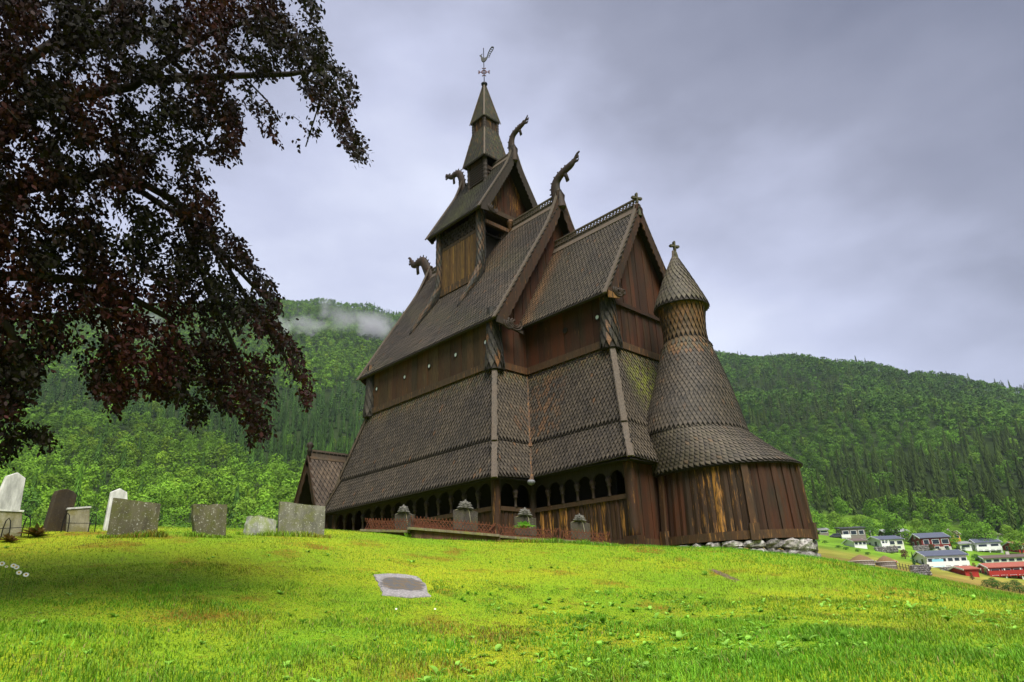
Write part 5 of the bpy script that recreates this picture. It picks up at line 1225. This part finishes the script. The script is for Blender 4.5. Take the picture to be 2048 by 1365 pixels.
HOLES = [(565, 188, 36), (530, 180, 22), (600, 210, 20), (290, 92, 20), (262, 100, 14), (298, 108, 12), (250, 172, 16), (262, 178, 12), (232, 205, 12), (292, 285, 15), (330, 325, 18), (345, 345, 12), (208, 262, 12), (110, 440, 14), (66, 380, 12), (490, 570, 14), (480, 560, 10), (210, 312, 9), (300, 45, 8), (430, 62, 8), (230, 390, 9), (300, 480, 10), (525, 95, 9), (330, 140, 9), (180, 220, 9), (155, 150, 6), (560, 625, 12), (120, 620, 0)]
def inside(px, py, poly):
    c = np.zeros(len(px), bool); n = len(poly)
    for i in range(n):
        x0, y0 = poly[i]; x1, y1 = poly[(i+1) % n]
        m = ((y0 > py) != (y1 > py)) & (px < (x1-x0)*(py-y0)/((y1-y0) if y1 != y0 else 1e-9)+x0); c ^= m
    return c
def rayv(px, py):
    d = FW[None]*FPX+RT[None]*(px-1024)[:, None]-UP[None]*(py-682.5)[:, None]; return d/np.linalg.norm(d, axis=1)[:, None]
def beech():
    g = np.random.default_rng(77)
    tb_ = at(-560, 1150, 9.5); tz = hz(tb_[0], tb_[1]); T0 = Vector((tb_[0], tb_[1], tz-.3))
    root = thing('copper_beech', 'large dark purple leaved beech whose branches hang over the left of the picture', 'tree', (T0.x, T0.y, tz)); WORLD.add(root.name)
    tr = MB(); top = T0+Vector((.3, .5, 11)); tr.tube([T0, T0+Vector((.05, .05, 1)), T0+Vector((.1, .1, 3)), T0+Vector((.2, .3, 6)), top], [.62, .48, .42, .33, .12], 14); tr.build('trunk', M_bark2, root, True)
    # limbs: pixel waypoints with the distance of each point from the camera
    limbs = [([(-150, 420, 9.6), (0, 262, 9.3), (90, 215, 9.2), (180, 178, 9.1), (262, 165, 9), (330, 112, 9), (420, 60, 9), (520, 30, 9)], .10, 5.6),
             ([(262, 165, 9), (350, 160, 9), (480, 154, 9), (580, 148, 9), (640, 130, 9), (690, 190, 9), (715, 300, 9)], .05, None),
             ([(-150, 420, 9.6), (60, 380, 9.2), (240, 340, 9.0), (350, 400, 8.8), (430, 520, 8.8), (520, 640, 8.8), (600, 760, 8.8)], .08, 4.6),
             ([(-180, 560, 9), (40, 560, 8.6), (200, 560, 8.4), (330, 640, 8.4), (380, 760, 8.4)], .08, 3.9),
             ([(-180, 560, 9), (-40, 600, 8.2), (20, 660, 8), (40, 740, 8)], .06, None),
             ([(-150, 300, 10), (60, 120, 10), (220, 20, 10), (400, -120, 10)], .10, 6.8),
             ([(330, 112, 9), (420, 200, 9), (470, 290, 9)], .03, None), ([(240, 340, 9.0), (400, 460, 9), (500, 560, 9), (555, 630, 9)], .04, None),
             ([(350, 400, 8.8), (430, 600, 8.6), (500, 760, 8.6), (515, 860, 8.6)], .035, None), ([(200, 560, 8.4), (220, 700, 8.3), (230, 810, 8.3)], .03, None), ([(480, 154, 9), (530, 190, 9), (560, 250, 9)], .006, None), ([(580, 148, 9), (560, 120, 9), (545, 105, 9)], .006, None), ([(655, 165, 9), (605, 290, 9)], .005, None)]
    for pts, rad, hj in limbs:
        P = [Vector(CAM+ray(a, b)*d) for a, b, d in pts]
        if hj is not None: P = [T0+Vector((.15, .2, hj))]+P
        n = len(P); Q = []
        for i, p in enumerate(P): Q.append(p+Vector(g.normal(0, .03, 3)))
        mb = MB(); mb.tube(Q, [rad*.62*(1-i/(n))**.8*1.3+.006 for i in range(n)], 8); mb.build('limb', M_bark2, root, True)
    # leaf sprays: drooping twigs with alternate leaves, at many depths through the crown
    N0 = 15500; px = g.uniform(-420, 745, N0*7); py = g.uniform(-300, 985, N0*7); m = inside(px, py, SIL)
    m &= ~(((px < -60) | (py < -60)) & (g.random(len(px)) < .72))
    m &= g.random(len(px)) < np.clip(.74+.95*pnoise(px, py, .030, 41)+.5*pnoise(px, py, .075, 42), .08, 1)
    for hx, hy, hr in HOLES: m &= np.hypot(px-hx, (py-hy)*1.1) > hr*1.25
    px, py = px[m][:N0], py[m][:N0]; n = len(px)
    edge = np.ones(n)
    dep = g.uniform(7.3, 11.2, n); dep = np.where(g.random(n) < .5, 8.6+g.normal(0, .5, n), dep)
    P = CAM[None]+rayv(px, py)*dep[:, None]
    Vs = []; Ks = []; tw = MB()
    down = np.array([0, 0, -1.]); sway = RT*.55+down*.8; sway /= np.linalg.norm(sway)
    nl = 7
    hang = g.uniform(.08, .26, n); dirv = sway[None]+g.normal(0, .45, (n, 3)); dirv /= np.linalg.norm(dirv, axis=1)[:, None]
    clump = pnoise(px, py, .018, 31)
    for k in range(nl):
        f = (k+.5)/nl; c = P+dirv*((f-.5)*hang)[:, None]+g.normal(0, .022, (n, 3)); ax = dirv*.6+g.normal(0, .6, (n, 3))+down*.35; ax /= np.linalg.norm(ax, axis=1)[:, None]
        nn = np.cross(ax, g.normal(0, 1, (n, 3))); nn[:, 2] = np.abs(nn[:, 2])+.15; nn -= ax*(nn*ax).sum(1)[:, None]; nn /= np.linalg.norm(nn, axis=1)[:, None]
        sd_ = np.cross(ax, nn); L0 = g.uniform(.042, .072, n)[:, None]; W0 = L0*g.uniform(.22, .31, n)[:, None]
        a = c; b = c+ax*L0*.38+sd_*W0+nn*L0*.04; d = c+ax*L0-nn*L0*.05; e = c+ax*L0*.38-sd_*W0+nn*L0*.04; b2 = c+ax*L0*.72+sd_*W0*.72; e2 = c+ax*L0*.72-sd_*W0*.72
        Vs.append(np.stack([a, b, b2, d, e2, e], 1))
        base = np.array([.014, .009, .008]); red = np.array([.046, .0135, .012]); gr = np.array([.016, .017, .008])
        t_ = g.random(n); f_red = np.clip(clump*1.0-.02+.55*(py > 430)*(py < 720)*(px < 260)*(g.random(n) < .7)+.35*(py > 150)*(py < 280)*(px < 220)+.3*(py > 560)+g.normal(0, .25, n), 0, 1)[:, None]; f_gr = np.clip(-clump*.9+g.normal(0, .3, n), 0, .8)[:, None]
        cc = base*(1-f_gr)+gr*f_gr; cc = cc*(1-f_red)+red*f_red; cc = cc*g.uniform(.6, 1.5, n)[:, None]
        Ks.append(np.repeat(cc[:, None], 6, 1))
    V = np.concatenate(Vs); K = np.concatenate(Ks); F = np.arange(len(V)*6).reshape(-1, 6)
    np_mesh('foliage', V.reshape(-1, 3), F, M_beech, root, K.reshape(-1, 3))
    for i in range(0, n, 6): tw.tube([P[i]-dirv[i]*hang[i]*.6, P[i], P[i]+dirv[i]*hang[i]*.5], [.004, .003, .0015], 4, cap=False)
    tw.build('twigs', M_bark2, root)
M_bark2 = plain('beech_bark', (.028, .023, .018), .9)
M_beech = vcolmat('beech_leaves', .6, .2, 8, .12, .12)
beech()

# ================================================================== the village on the slope to the right
M_pw = plain('white_painted_boards', (.74, .75, .74), .6, 0, .05, 3); M_pr = plain('red_painted_boards', (.33, .022, .016), .65, 0, .12, 3); M_pdr = plain('dark_red_boards', (.17, .022, .018), .65, 0, .12, 3)
M_py = plain('yellow_painted_boards', (.72, .36, .03), .65, 0, .08, 3); M_pt = plain('taupe_boards', (.20, .17, .15), .7, 0, .1, 3); M_pb = plain('brown_stained_boards', (.06, .035, .025), .7, 0, .1, 3); M_pc = plain('cream_boards', (.62, .62, .52), .65, 0, .05, 3)
M_rb = plain('slate_blue_roof', (.075, .085, .12), .55, 0, .15, 2); M_rbr = plain('brown_tile_roof', (.105, .075, .062), .7, 0, .15, 2); M_rr = plain('red_tile_roof', (.30, .085, .055), .7, 0, .15, 2); M_rg = plain('grey_sheet_roof', (.24, .24, .25), .45, 0, .1, 2); M_rd = plain('dark_roof', (.05, .052, .06), .5, 0, .15, 2)
M_win = plain('window_glass', (.03, .04, .055), .08, 0, .1); M_conc = plain('pale_plaster', (.50, .48, .44), .8, 0, .1, 1); M_teal = plain('turquoise_door', (.22, .52, .62), .5, 0, .05)
def house(name, lab, x0, x1, yb, ytop, wall, roof, turn=.3, depth=7.5, storeys=1, gable=True, wins=4, balcony=0, plinth=None, flat_=False, chimney=True, pitch=.42, door=None, gwin=True, cat='house', lowrow=0, trim=None, posts=False, r=None):
    xc = (x0+x1)/2; G, r0 = on_ground(xc, yb, 60, 600); r = r or r0
    a, b = at(x0, yb, r), at(x1, yb, r); W = np.linalg.norm((b-a)[:2]); Ht = (at(xc, ytop, r)[2]-at(xc, yb, r)[2])*1.18
    d = ray(xc, yb); az = math.atan2(d[0], d[1]); c = at(xc, yb, r); gz = c[2]
    L0 = max(2.5, (W-depth*abs(math.sin(turn)))/math.cos(turn)); root = thing(name, lab, cat, (c[0], c[1], gz), -az+turn)
    hx, hy = L0/2, depth/2; oy = hy                                   # front face on local y = 0, house extends to +y
    rise = Ht*.30 if gable and not flat_ else .5; hw = max(1.2, Ht-rise); 
    mb = MB(); mb.box(-hx, 0, -2.0, hx, depth, hw)
    if gable and not flat_: mb.prism([(-hx, 0, hw), (-hx, depth, hw), (-hx, depth/2, hw+rise)], (L0, 0, 0))
    mb.build('wall', wall, root)
    rf = MB(); ov = .35
    if flat_: rf.prism([(-hx-ov, -ov, hw+.05), (hx+ov, -ov, hw+.05), (hx+ov, depth+ov, hw+.9), (-hx-ov, depth+ov, hw+.9)], (0, 0, .25))
    else:
        e = ov*rise/(depth/2)
        for (ya, yb_) in ((-ov, depth/2), (depth+ov, depth/2)): rf.prism([(-hx-ov, ya, hw-e+.06), (hx+ov, ya, hw-e+.06), (hx+ov, yb_, hw+rise+.06), (-hx-ov, yb_, hw+rise+.06)], (0, 0, .16))
    ro = rf.build('roof', roof, root)
    if chimney: ch = MB(); ch.box(hx*.2, depth*.5-.3, hw+rise*.6, hx*.2+.7, depth*.5+.3, hw+rise+.9); ch.build('chimney', M_conc, ro)
    if not flat_:
        vb = MB()
        for s in (-1, 1):
            for ya in (-ov, depth+ov): vb.beam((s*(hx+ov+.03), ya, hw-e+.05), (s*(hx+ov+.03), depth/2, hw+rise+.06), .08, .28, (0, 0, 1))
        vb.build('bargeboard', trim or M_pw, root)
    def window(x, y, z, w_, h_, side=0):
        f = MB(); p = MB()
        if side == 0: f.box(x-w_/2-.1, y-.08, z-.1, x+w_/2+.1, y-.005, z+h_+.1); p.box(x-w_/2, y-.1, z, x+w_/2, y-.085, z+h_)
        else: f.box(x-.08, y-w_/2-.1, z-.1, x-.005, y+w_/2+.1, z+h_+.1); p.box(x-.1, y-w_/2, z, x-.085, y+w_/2, z+h_)
        fo = f.build('window', M_pw, root); p.build('pane', M_win, fo)
    st = hw/max(1, storeys+(1 if lowrow else 0)); top0 = hw-min(2.0, hw*.62)
    for i in range(wins):
        ww = random.choice((1.3, 1.9, 2.6)); window(-hx+L0*(i+.5)/wins, 0, top0+.3, min(ww, L0/wins*.7), min(1.4, hw*.34))
    for i in range(lowrow): window(-hx+L0*(i+.5)/lowrow, 0, max(.25, top0*.28), min(1.1, L0/lowrow*.6), min(.9, hw*.2))
    if gwin: window(-hx, depth*.3, top0+.2, 1.2, 1.1, 1); window(-hx, depth*.7, top0+.2, 1.0, 1.1, 1)
    if gwin and gable and not flat_ and rise > 1.2: window(-hx, depth*.5, hw+.2, .8, .7, 1)
    if plinth: pm = MB(); pm.box(-hx-.04, -.04, -2, hx+.04, depth+.04, max(.9, top0-1.0)); pm.build('plinth', plinth, root)
    if balcony:
        bl = MB(); z = max(.6, top0-.75); bw_ = L0*balcony; bl.box(-hx-.6, -1.5, z-.15, -hx+bw_, -.09, z); 
        bl.box(-hx-.6, -1.52, z+.1, -hx+bw_, -1.46, z+.95); bl.box(-hx-.62, -1.5, z+.1, -hx-.56, -.1, z+.95); bl.build('balcony', balcony_mat if (balcony_mat := (wall if wall in (M_pr, M_py, M_pdr) else M_pw)) else M_pw, root)
        n = max(2, int(bw_/2.2))
        for i in range(n+1): pp = MB(); x_ = -hx-.5+(bw_+.4)*i/n; pp.box(x_-.09, -1.4, -1.6, x_+.09, -1.22, z-.15 if not posts else hw-.2); pp.build('post', M_pw, root)
    if door is not None: dm = MB(); dm.box(-hx+L0*.12, -.12, .0, -hx+L0*.12+2.2, -.03, 2.1); dm.build('garage_door', door, root)
    return root
house('shed', 'small grey flat roofed shed at the upper left end of the village', 1637, 1661, 1071, 1060, M_pt, M_rg, .2, 4, wins=1, flat_=True, chimney=False, gwin=False, cat='shed')
house('flat_roofed_house', 'taupe house with a flat dark roof, farthest left of the large houses', 1680, 1740, 1080, 1058, M_pt, M_rd, .25, 7, wins=3, flat_=True, balcony=.3, chimney=False, gwin=True)
house('outbuilding', 'low white outbuilding with a brown gabled roof below the taupe house', 1699, 1746, 1097, 1080, M_pw, M_rbr, .45, 6, wins=3, chimney=False, gwin=False, cat='outbuilding')
house('wooden_house', 'dark brown wooden house with a pale grey metal roof', 1766, 1830, 1083, 1061, M_pb, M_rg, .3, 8, wins=3, balcony=.4)
house('gabled_house', 'cream white house with a timber framed gable terrace and a dark roof', 1748, 1826, 1099, 1075, M_pc, M_rb, .5, 8, wins=3, lowrow=2, chimney=False, posts=True, balcony=.25)
house('yellow_house', 'bright yellow house with a brown roof behind the dark red one', 1876, 1930, 1088, 1066, M_py, M_rbr, .25, 7, wins=3, balcony=.9)
house('red_house', 'dark red house with a wide slate blue roof on a pale plinth', 1834, 1917, 1101, 1070, M_pdr, M_rb, .35, 9, wins=3, balcony=.35, plinth=M_conc, lowrow=3, pitch=.5, chimney=False)
house('long_house', 'white house with a brown roof and a row of posts, highest on the right', 1946, 2018, 1087, 1069, M_pw, M_rbr, .35, 8, wins=6)
house('white_house', 'white two storey house with a slate blue roof below the brown roofed one', 1948, 2014, 1105, 1081, M_pw, M_rb, .3, 7, wins=2, lowrow=4, balcony=.95, chimney=False)
house('carport', 'flat white carport on posts left of the white two storey house', 1918, 1949, 1102, 1088, M_pw, M_rg, .2, 5, wins=1, flat_=True, chimney=False, gwin=False, cat='carport')
house('large_white_house', 'large white house with a slate blue roof, long balcony and turquoise garage door', 1842, 1955, 1139, 1106, M_pw, M_rb, .32, 9, wins=6, lowrow=5, balcony=.97, door=M_teal, chimney=False)
house('bungalow', 'long white bungalow with a brown roof behind the bright red house', 1962, 2075, 1131, 1113, M_pw, M_rbr, .25, 8, wins=6, chimney=True)
house('red_shed', 'bright red shed with a red roof and white corners beside the red house', 1924, 1968, 1154, 1136, M_pr, M_rr, .5, 6, wins=0, chimney=False, gwin=False, cat='shed')
house('bright_red_house', 'bright red house with a red roof and white posted balcony at the right edge', 1968, 2090, 1157, 1130, M_pr, M_rr, .28, 9, wins=4, lowrow=5, balcony=1.0, chimney=False, posts=True)
house('red_cottage', 'red cottage cut off by the right edge above the bungalow', 2026, 2072, 1106, 1086, M_pr, M_rr, .5, 8, wins=2, chimney=False)
house('small_red_shed', 'small low red roofed shed at the foot of the round plank tanks', 1766, 1791, 1139, 1130, M_pr, M_rr, .3, 3, wins=0, chimney=False, gwin=False, cat='shed', r=150)
def tank(lab, x0, x1, yb, yt):
    G, r = on_ground((x0+x1)/2, yb, 50, 600); a, b = at(x0, yb, r), at(x1, yb, r); R_ = np.linalg.norm((b-a)[:2])/2; f = at((x0+x1)/2, yb, r+R_); H = at((x0+x1)/2, yt, r)[2]-at((x0+x1)/2, yb, r)[2]
    root = thing('round_tank', lab, 'tank', (f[0], f[1], G[2])); mb = MB(); mb.lathe(0, 0, [(R_, -2.5), (R_, H*.62), (R_*1.0, H*.62)], 40); mb.build('wall', M_pt, root)
    mb = MB(); mb.lathe(0, 0, [(R_*1.01, H*.62), (R_*.6, H*1.05), (R_*.05, H*1.35)], 40); mb.build('turf_roof', plain('dry_turf', (.16, .10, .045), .9), root)
    rl = MB(); rl.tube([(R_*1.03*math.cos(t_), R_*1.03*math.sin(t_), H*.62) for t_ in np.linspace(0, 2*PI, 40)], .05, 5); rl.tube([(R_*1.03*math.cos(t_), R_*1.03*math.sin(t_), .2) for t_ in np.linspace(0, 2*PI, 40)], .05, 5); rl.build('rim', M_conc, root)
    n = 28; rb = MB()
    for k in range(n): t_ = 2*PI*k/n; rb.beam((R_*1.015*math.cos(t_), R_*1.015*math.sin(t_), -1), (R_*1.015*math.cos(t_), R_*1.015*math.sin(t_), H*.6), .10, .08, (math.cos(t_), math.sin(t_), 0))
    rb.build('stave', M_pt, root)
tank('left and larger of two low round plank tanks with turf roofs', 1698, 1750, 1133, 1115); tank('right and smaller of two low round plank tanks with turf roofs', 1753, 1793, 1135, 1117)
def drywall(name, lab, x0, x1, yb, h, n, rows):
    g0, r = on_ground((x0+x1)/2, yb, 50, 600); mb = MB(); k = 0
    for rw in range(rows):
        for i in range(n):
            p = at(x0+(x1-x0)*(i+.5*(rw % 2)+.3)/n, yb, r+rw*.25); W = np.linalg.norm((at(x1, yb, r)-at(x0, yb, r))[:2])/n
            stone_mesh(mb, (p[0], p[1], g0[2]+(rw+.4)*h/rows), W*random.uniform(.8, 1.7), 1.2, h/rows*random.uniform(.9, 1.6), math.atan2(RT[1], RT[0])+random.uniform(-.2, .2), k, (random.random(), .6*random.random(), 0)); k += 1
    o = mb.build(name, M_stone); tag(o, lab, 'stone wall')
drywall('retaining_wall', 'grey boulder retaining wall on the crest, below the large white house', 1826, 1861, 1152, 1.7, 14, 5)
drywall('retaining_wall', 'long boulder retaining wall below the cream house', 1752, 1796, 1106, 1.5, 18, 3)
drywall('retaining_wall', 'boulder retaining wall in front of the dark red house', 1828, 1858, 1103, 1.5, 12, 3)
drywall('garden_wall', 'low pale garden wall in front of the large white house', 1884, 1925, 1144, .9, 20, 2)
def bush(lab, cat, px, yb, hpx, wpx, col, kind='b', name='bush'):
    G, r = on_ground(px, yb, 60, 600); mpp = np.linalg.norm((at(px+10, yb, r)-at(px, yb, r))[:2])/10; q, tn_ = (BT_near[int(px) % 5] if kind == 'b' else CT_near[int(px) % 4])
    root = thing(name, lab, cat, (G[0], G[1], hz(G[0], G[1]))); V = q.reshape(-1, 3).copy(); V[:, :2] *= wpx*mpp*(1.25 if kind == 'b' else 2.6); V[:, 2] *= hpx*mpp*(1.05 if kind == 'b' else 1.0); V[:, 2] = (V[:, 2]-.24*hpx*mpp)*1.3 if kind == 'b' else V[:, 2]
    np_mesh('crown', V, np.arange(len(V)).reshape(-1, 4), M_wood, root, np.repeat(np.array(col)[None]*tn_[:, None], 4, 0)); mb = MB(); mb.tube([(0, 0, -.5), (0, 0, hpx*mpp*.5)], [.15, .06], 6); mb.build('trunk', M_bark, root)
bush('tall narrow dark green conifer left of the large white house', 'tree', 1829, 1131, 30, 9, (.025, .07, .02), 'c', 'column_conifer')
bush('dark purple red leaved bush between the cream and the large white house', 'bush', 1811, 1118, 21, 24, (.11, .025, .03))
bush('round dark green bush in front of the dark red house', 'bush', 1864, 1103, 17, 19, (.03, .07, .015))
bush('small round brownish bush in front of the dark red house', 'bush', 1881, 1106, 10, 11, (.08, .05, .03)); bush('small bright green bush right of the brownish one', 'bush', 1897, 1104, 10, 12, (.07, .16, .03))
bush('dark green bush between the large white and the two storey white house', 'tree', 1930, 1112, 20, 16, (.03, .07, .02)); bush('bright green bush beside the roof of the large white house', 'bush', 1952, 1122, 16, 24, (.07, .17, .02))
bush('green bush at the left corner of the large white house', 'bush', 1852, 1143, 13, 18, (.06, .13, .02)); bush('thin brownish bush in front of the red shed', 'bush', 1945, 1160, 18, 12, (.13, .09, .03))
bush('tawny bush on the white terrace between the houses', 'bush', 1949, 1136, 12, 11, (.18, .11, .04))
for i, (x_, y_, h_, w_) in enumerate(((1975, 1172, 14, 26), (1996, 1176, 16, 28), (2018, 1180, 18, 30), (2040, 1184, 18, 30), (2060, 1186, 18, 30), (1985, 1163, 9, 20), (2030, 1168, 10, 24))):
    bush(('leftmost', 'second', 'third', 'fourth', 'fifth', 'upper left', 'upper right')[i]+' bush of the dark green hedge below the bright red house', 'hedge', x_, y_+2, h_*1.2, w_*1.35, (.055, .125, .018), name='hedge_bush')
for i, (x_, y_) in enumerate(((1622, 1078), (1634, 1085), (1650, 1087), (1678, 1096), (1692, 1100), (1716, 1104), (1736, 1110), (1624, 1098))):
    bush('low green shrub in the meadow between the apse and the village', 'shrub', x_, y_, 6, 18, (.07, .16, .02), name='meadow_shrub'); 
for o in list(C.objects):
    if o.get('label') == 'low green shrub in the meadow between the apse and the village': o['group'] = 'low shrubs dotted over the meadow'
def lamp(px, yb, hpx, lab):
    G, r = on_ground(px, yb, 60, 600); mpp = np.linalg.norm((at(px+10, yb, r)-at(px, yb, r))[:2])/10; root = thing('street_lamp', lab, 'street lamp', tuple(G)); mb = MB(); H = hpx*mpp
    mb.tube([(0, 0, -.5), (0, 0, H)], [.09, .06], 7); mb.build('post', M_rg, root); mb = MB(); mb.tube([(0, 0, H-.05), (0, 0, H+.12), (0, 0, H+.3)], [.18, .28, .08], 8); mb.build('lamp_head', M_rg, root)
lamp(1745, 1086, 24, 'slim lamp post between the taupe house and the dark brown house')
def skirt_car(px, yb, lab):
    G, r = on_ground(px, yb, 60, 600); d = ray(px, yb); root = thing('parked_car', lab, 'car', tuple(G), -math.atan2(d[0], d[1])+.1)
    mb = MB(); mb.prism([(-2.1, 0, .3), (2.1, 0, .3), (2.15, 0, .75), (1.3, 0, .88), (.7, 0, 1.4), (-1.1, 0, 1.42), (-1.8, 0, .95), (-2.15, 0, .8)], (0, 1.7, 0)); o = mb.build('body', M_rd, root)
    bv = o.modifiers.new('b', 'BEVEL'); bv.width = .12; bv.segments = 3
    mb = MB(); mb.prism([(-1.0, -.02, .92), (1.05, -.02, .92), (.62, -.02, 1.3), (-.95, -.02, 1.32)], (0, .03, 0)); mb.build('side_window', M_win, root)
    for x_ in (-1.35, 1.35):
        for y_ in (.0, 1.55): mb = MB(); disc(mb, (x_, y_-.05, .32), (0, 1, 0), .33, .2); w_ = mb.build('wheel', M_iron, root)
skirt_car(1676, 1077, 'dark car parked left of the taupe house')
# fence along the meadow edge
def poles(px0, px1, y0, y1, n, lab):
    P = [on_ground(px0+(px1-px0)*i/(n-1), y0+(y1-y0)*i/(n-1), 50, 500)[0] for i in range(n)]; root = thing('meadow_fence', lab, 'fence', tuple(P[0])); WORLD.add(root.name)
    for p in P: mb = MB(); mb.tube([(p[0], p[1], p[2]-.4), (p[0], p[1], p[2]+1.1)], .06, 6); mb.build('post', M_trim, root)
    mb = MB()
    for h in (.5, .95): mb.tube([(p[0], p[1], p[2]+h) for p in P], .025, 4)
    mb.build('wire', M_iron, root)
poles(1795, 1832, 1138, 1146, 7, 'thin post fence between the round tanks and the boulder wall')

# ================================================================== drifting mist and distant haze
def volmat(name, dens, col=(.80, .86, .97), shape=None):
    m = bpy.data.materials.new(name); m.use_nodes = True; t = m.node_tree; t.nodes.clear(); k = NT(t); o = k.n('ShaderNodeOutputMaterial'); v = k.n('ShaderNodeVolumePrincipled'); v.inputs['Color'].default_value = (*col, 1); v.inputs['Anisotropy'].default_value = .0
    v.inputs['Density'].default_value = dens
    if shape:
        g = k.n('ShaderNodeTexCoord').outputs['Object']; ln = k.n('ShaderNodeVectorMath', operation='LENGTH'); k.l(g, ln.inputs[0]); n_ = k.n('ShaderNodeTexNoise', sc=1.5, det=5, rough=.62, dist=.3); k.l(k.pos(), n_.inputs[0]); n_.inputs['Scale'].default_value = shape
        d = k.math('SUBTRACT', 1.0, ln.outputs['Value']); d = k.math('ADD', d, k.math('MULTIPLY', k.math('SUBTRACT', n_.outputs[0], .52), 3.0)); d = k.math('MULTIPLY', k.rng(d, .2, 1.1), dens); d = k.math('MULTIPLY', d, k.rng(ln.outputs['Value'], .8, 1.0, 1, 0)); k.l(d, v.inputs['Density'])
    k.l(v.outputs[0], o.inputs['Volume']); return m
def wisp(px, py, r, wpx, hpx, dens, lab, rot=0):
    c = at(px, py, r); mpp = np.linalg.norm(at(px+10, py, r)-at(px, py, r))/10; bm = bmesh.new(); bmesh.ops.create_icosphere(bm, subdivisions=3, radius=1.0); me = bpy.data.meshes.new('mist'); bm.to_mesh(me); bm.free()
    o = bpy.data.objects.new('mist', me); C.objects.link(o); o.location = tuple(c); d = ray(px, py); o.rotation_euler = (0, rot, -math.atan2(d[0], d[1])); o.scale = (wpx*mpp, 45, hpx*mpp); me.materials.append(volmat('mist', dens*1.05, (.93, .95, 1.0), .022)); tag(o, lab, 'mist', kind='stuff')
wisp(612, 655, 700, 88, 34, .06, 'left patch of pale mist drifting over the hillside')
wisp(748, 652, 700, 52, 44, .085, 'right patch of pale mist touching the church roof line')
wisp(690, 640, 710, 80, 26, .03, 'thin veil of mist between the two pale patches')
wisp(650, 622, 740, 26, 14, .045, 'smallest wisp of mist above the two pale patches')
wisp(250, 640, 640, 130, 40, .03, 'pale mist behind the leaves of the dark beech')
mb = MB(); mb.box(CAM[0]-1900, CAM[1]-1900, -40, CAM[0]+1900, CAM[1]+1900, 560)
me_o = mb.build('haze', volmat('haze', .00009, (.66, .78, 1.0))); tag(me_o, 'thin bluish air over the whole valley', 'haze', kind='stuff')
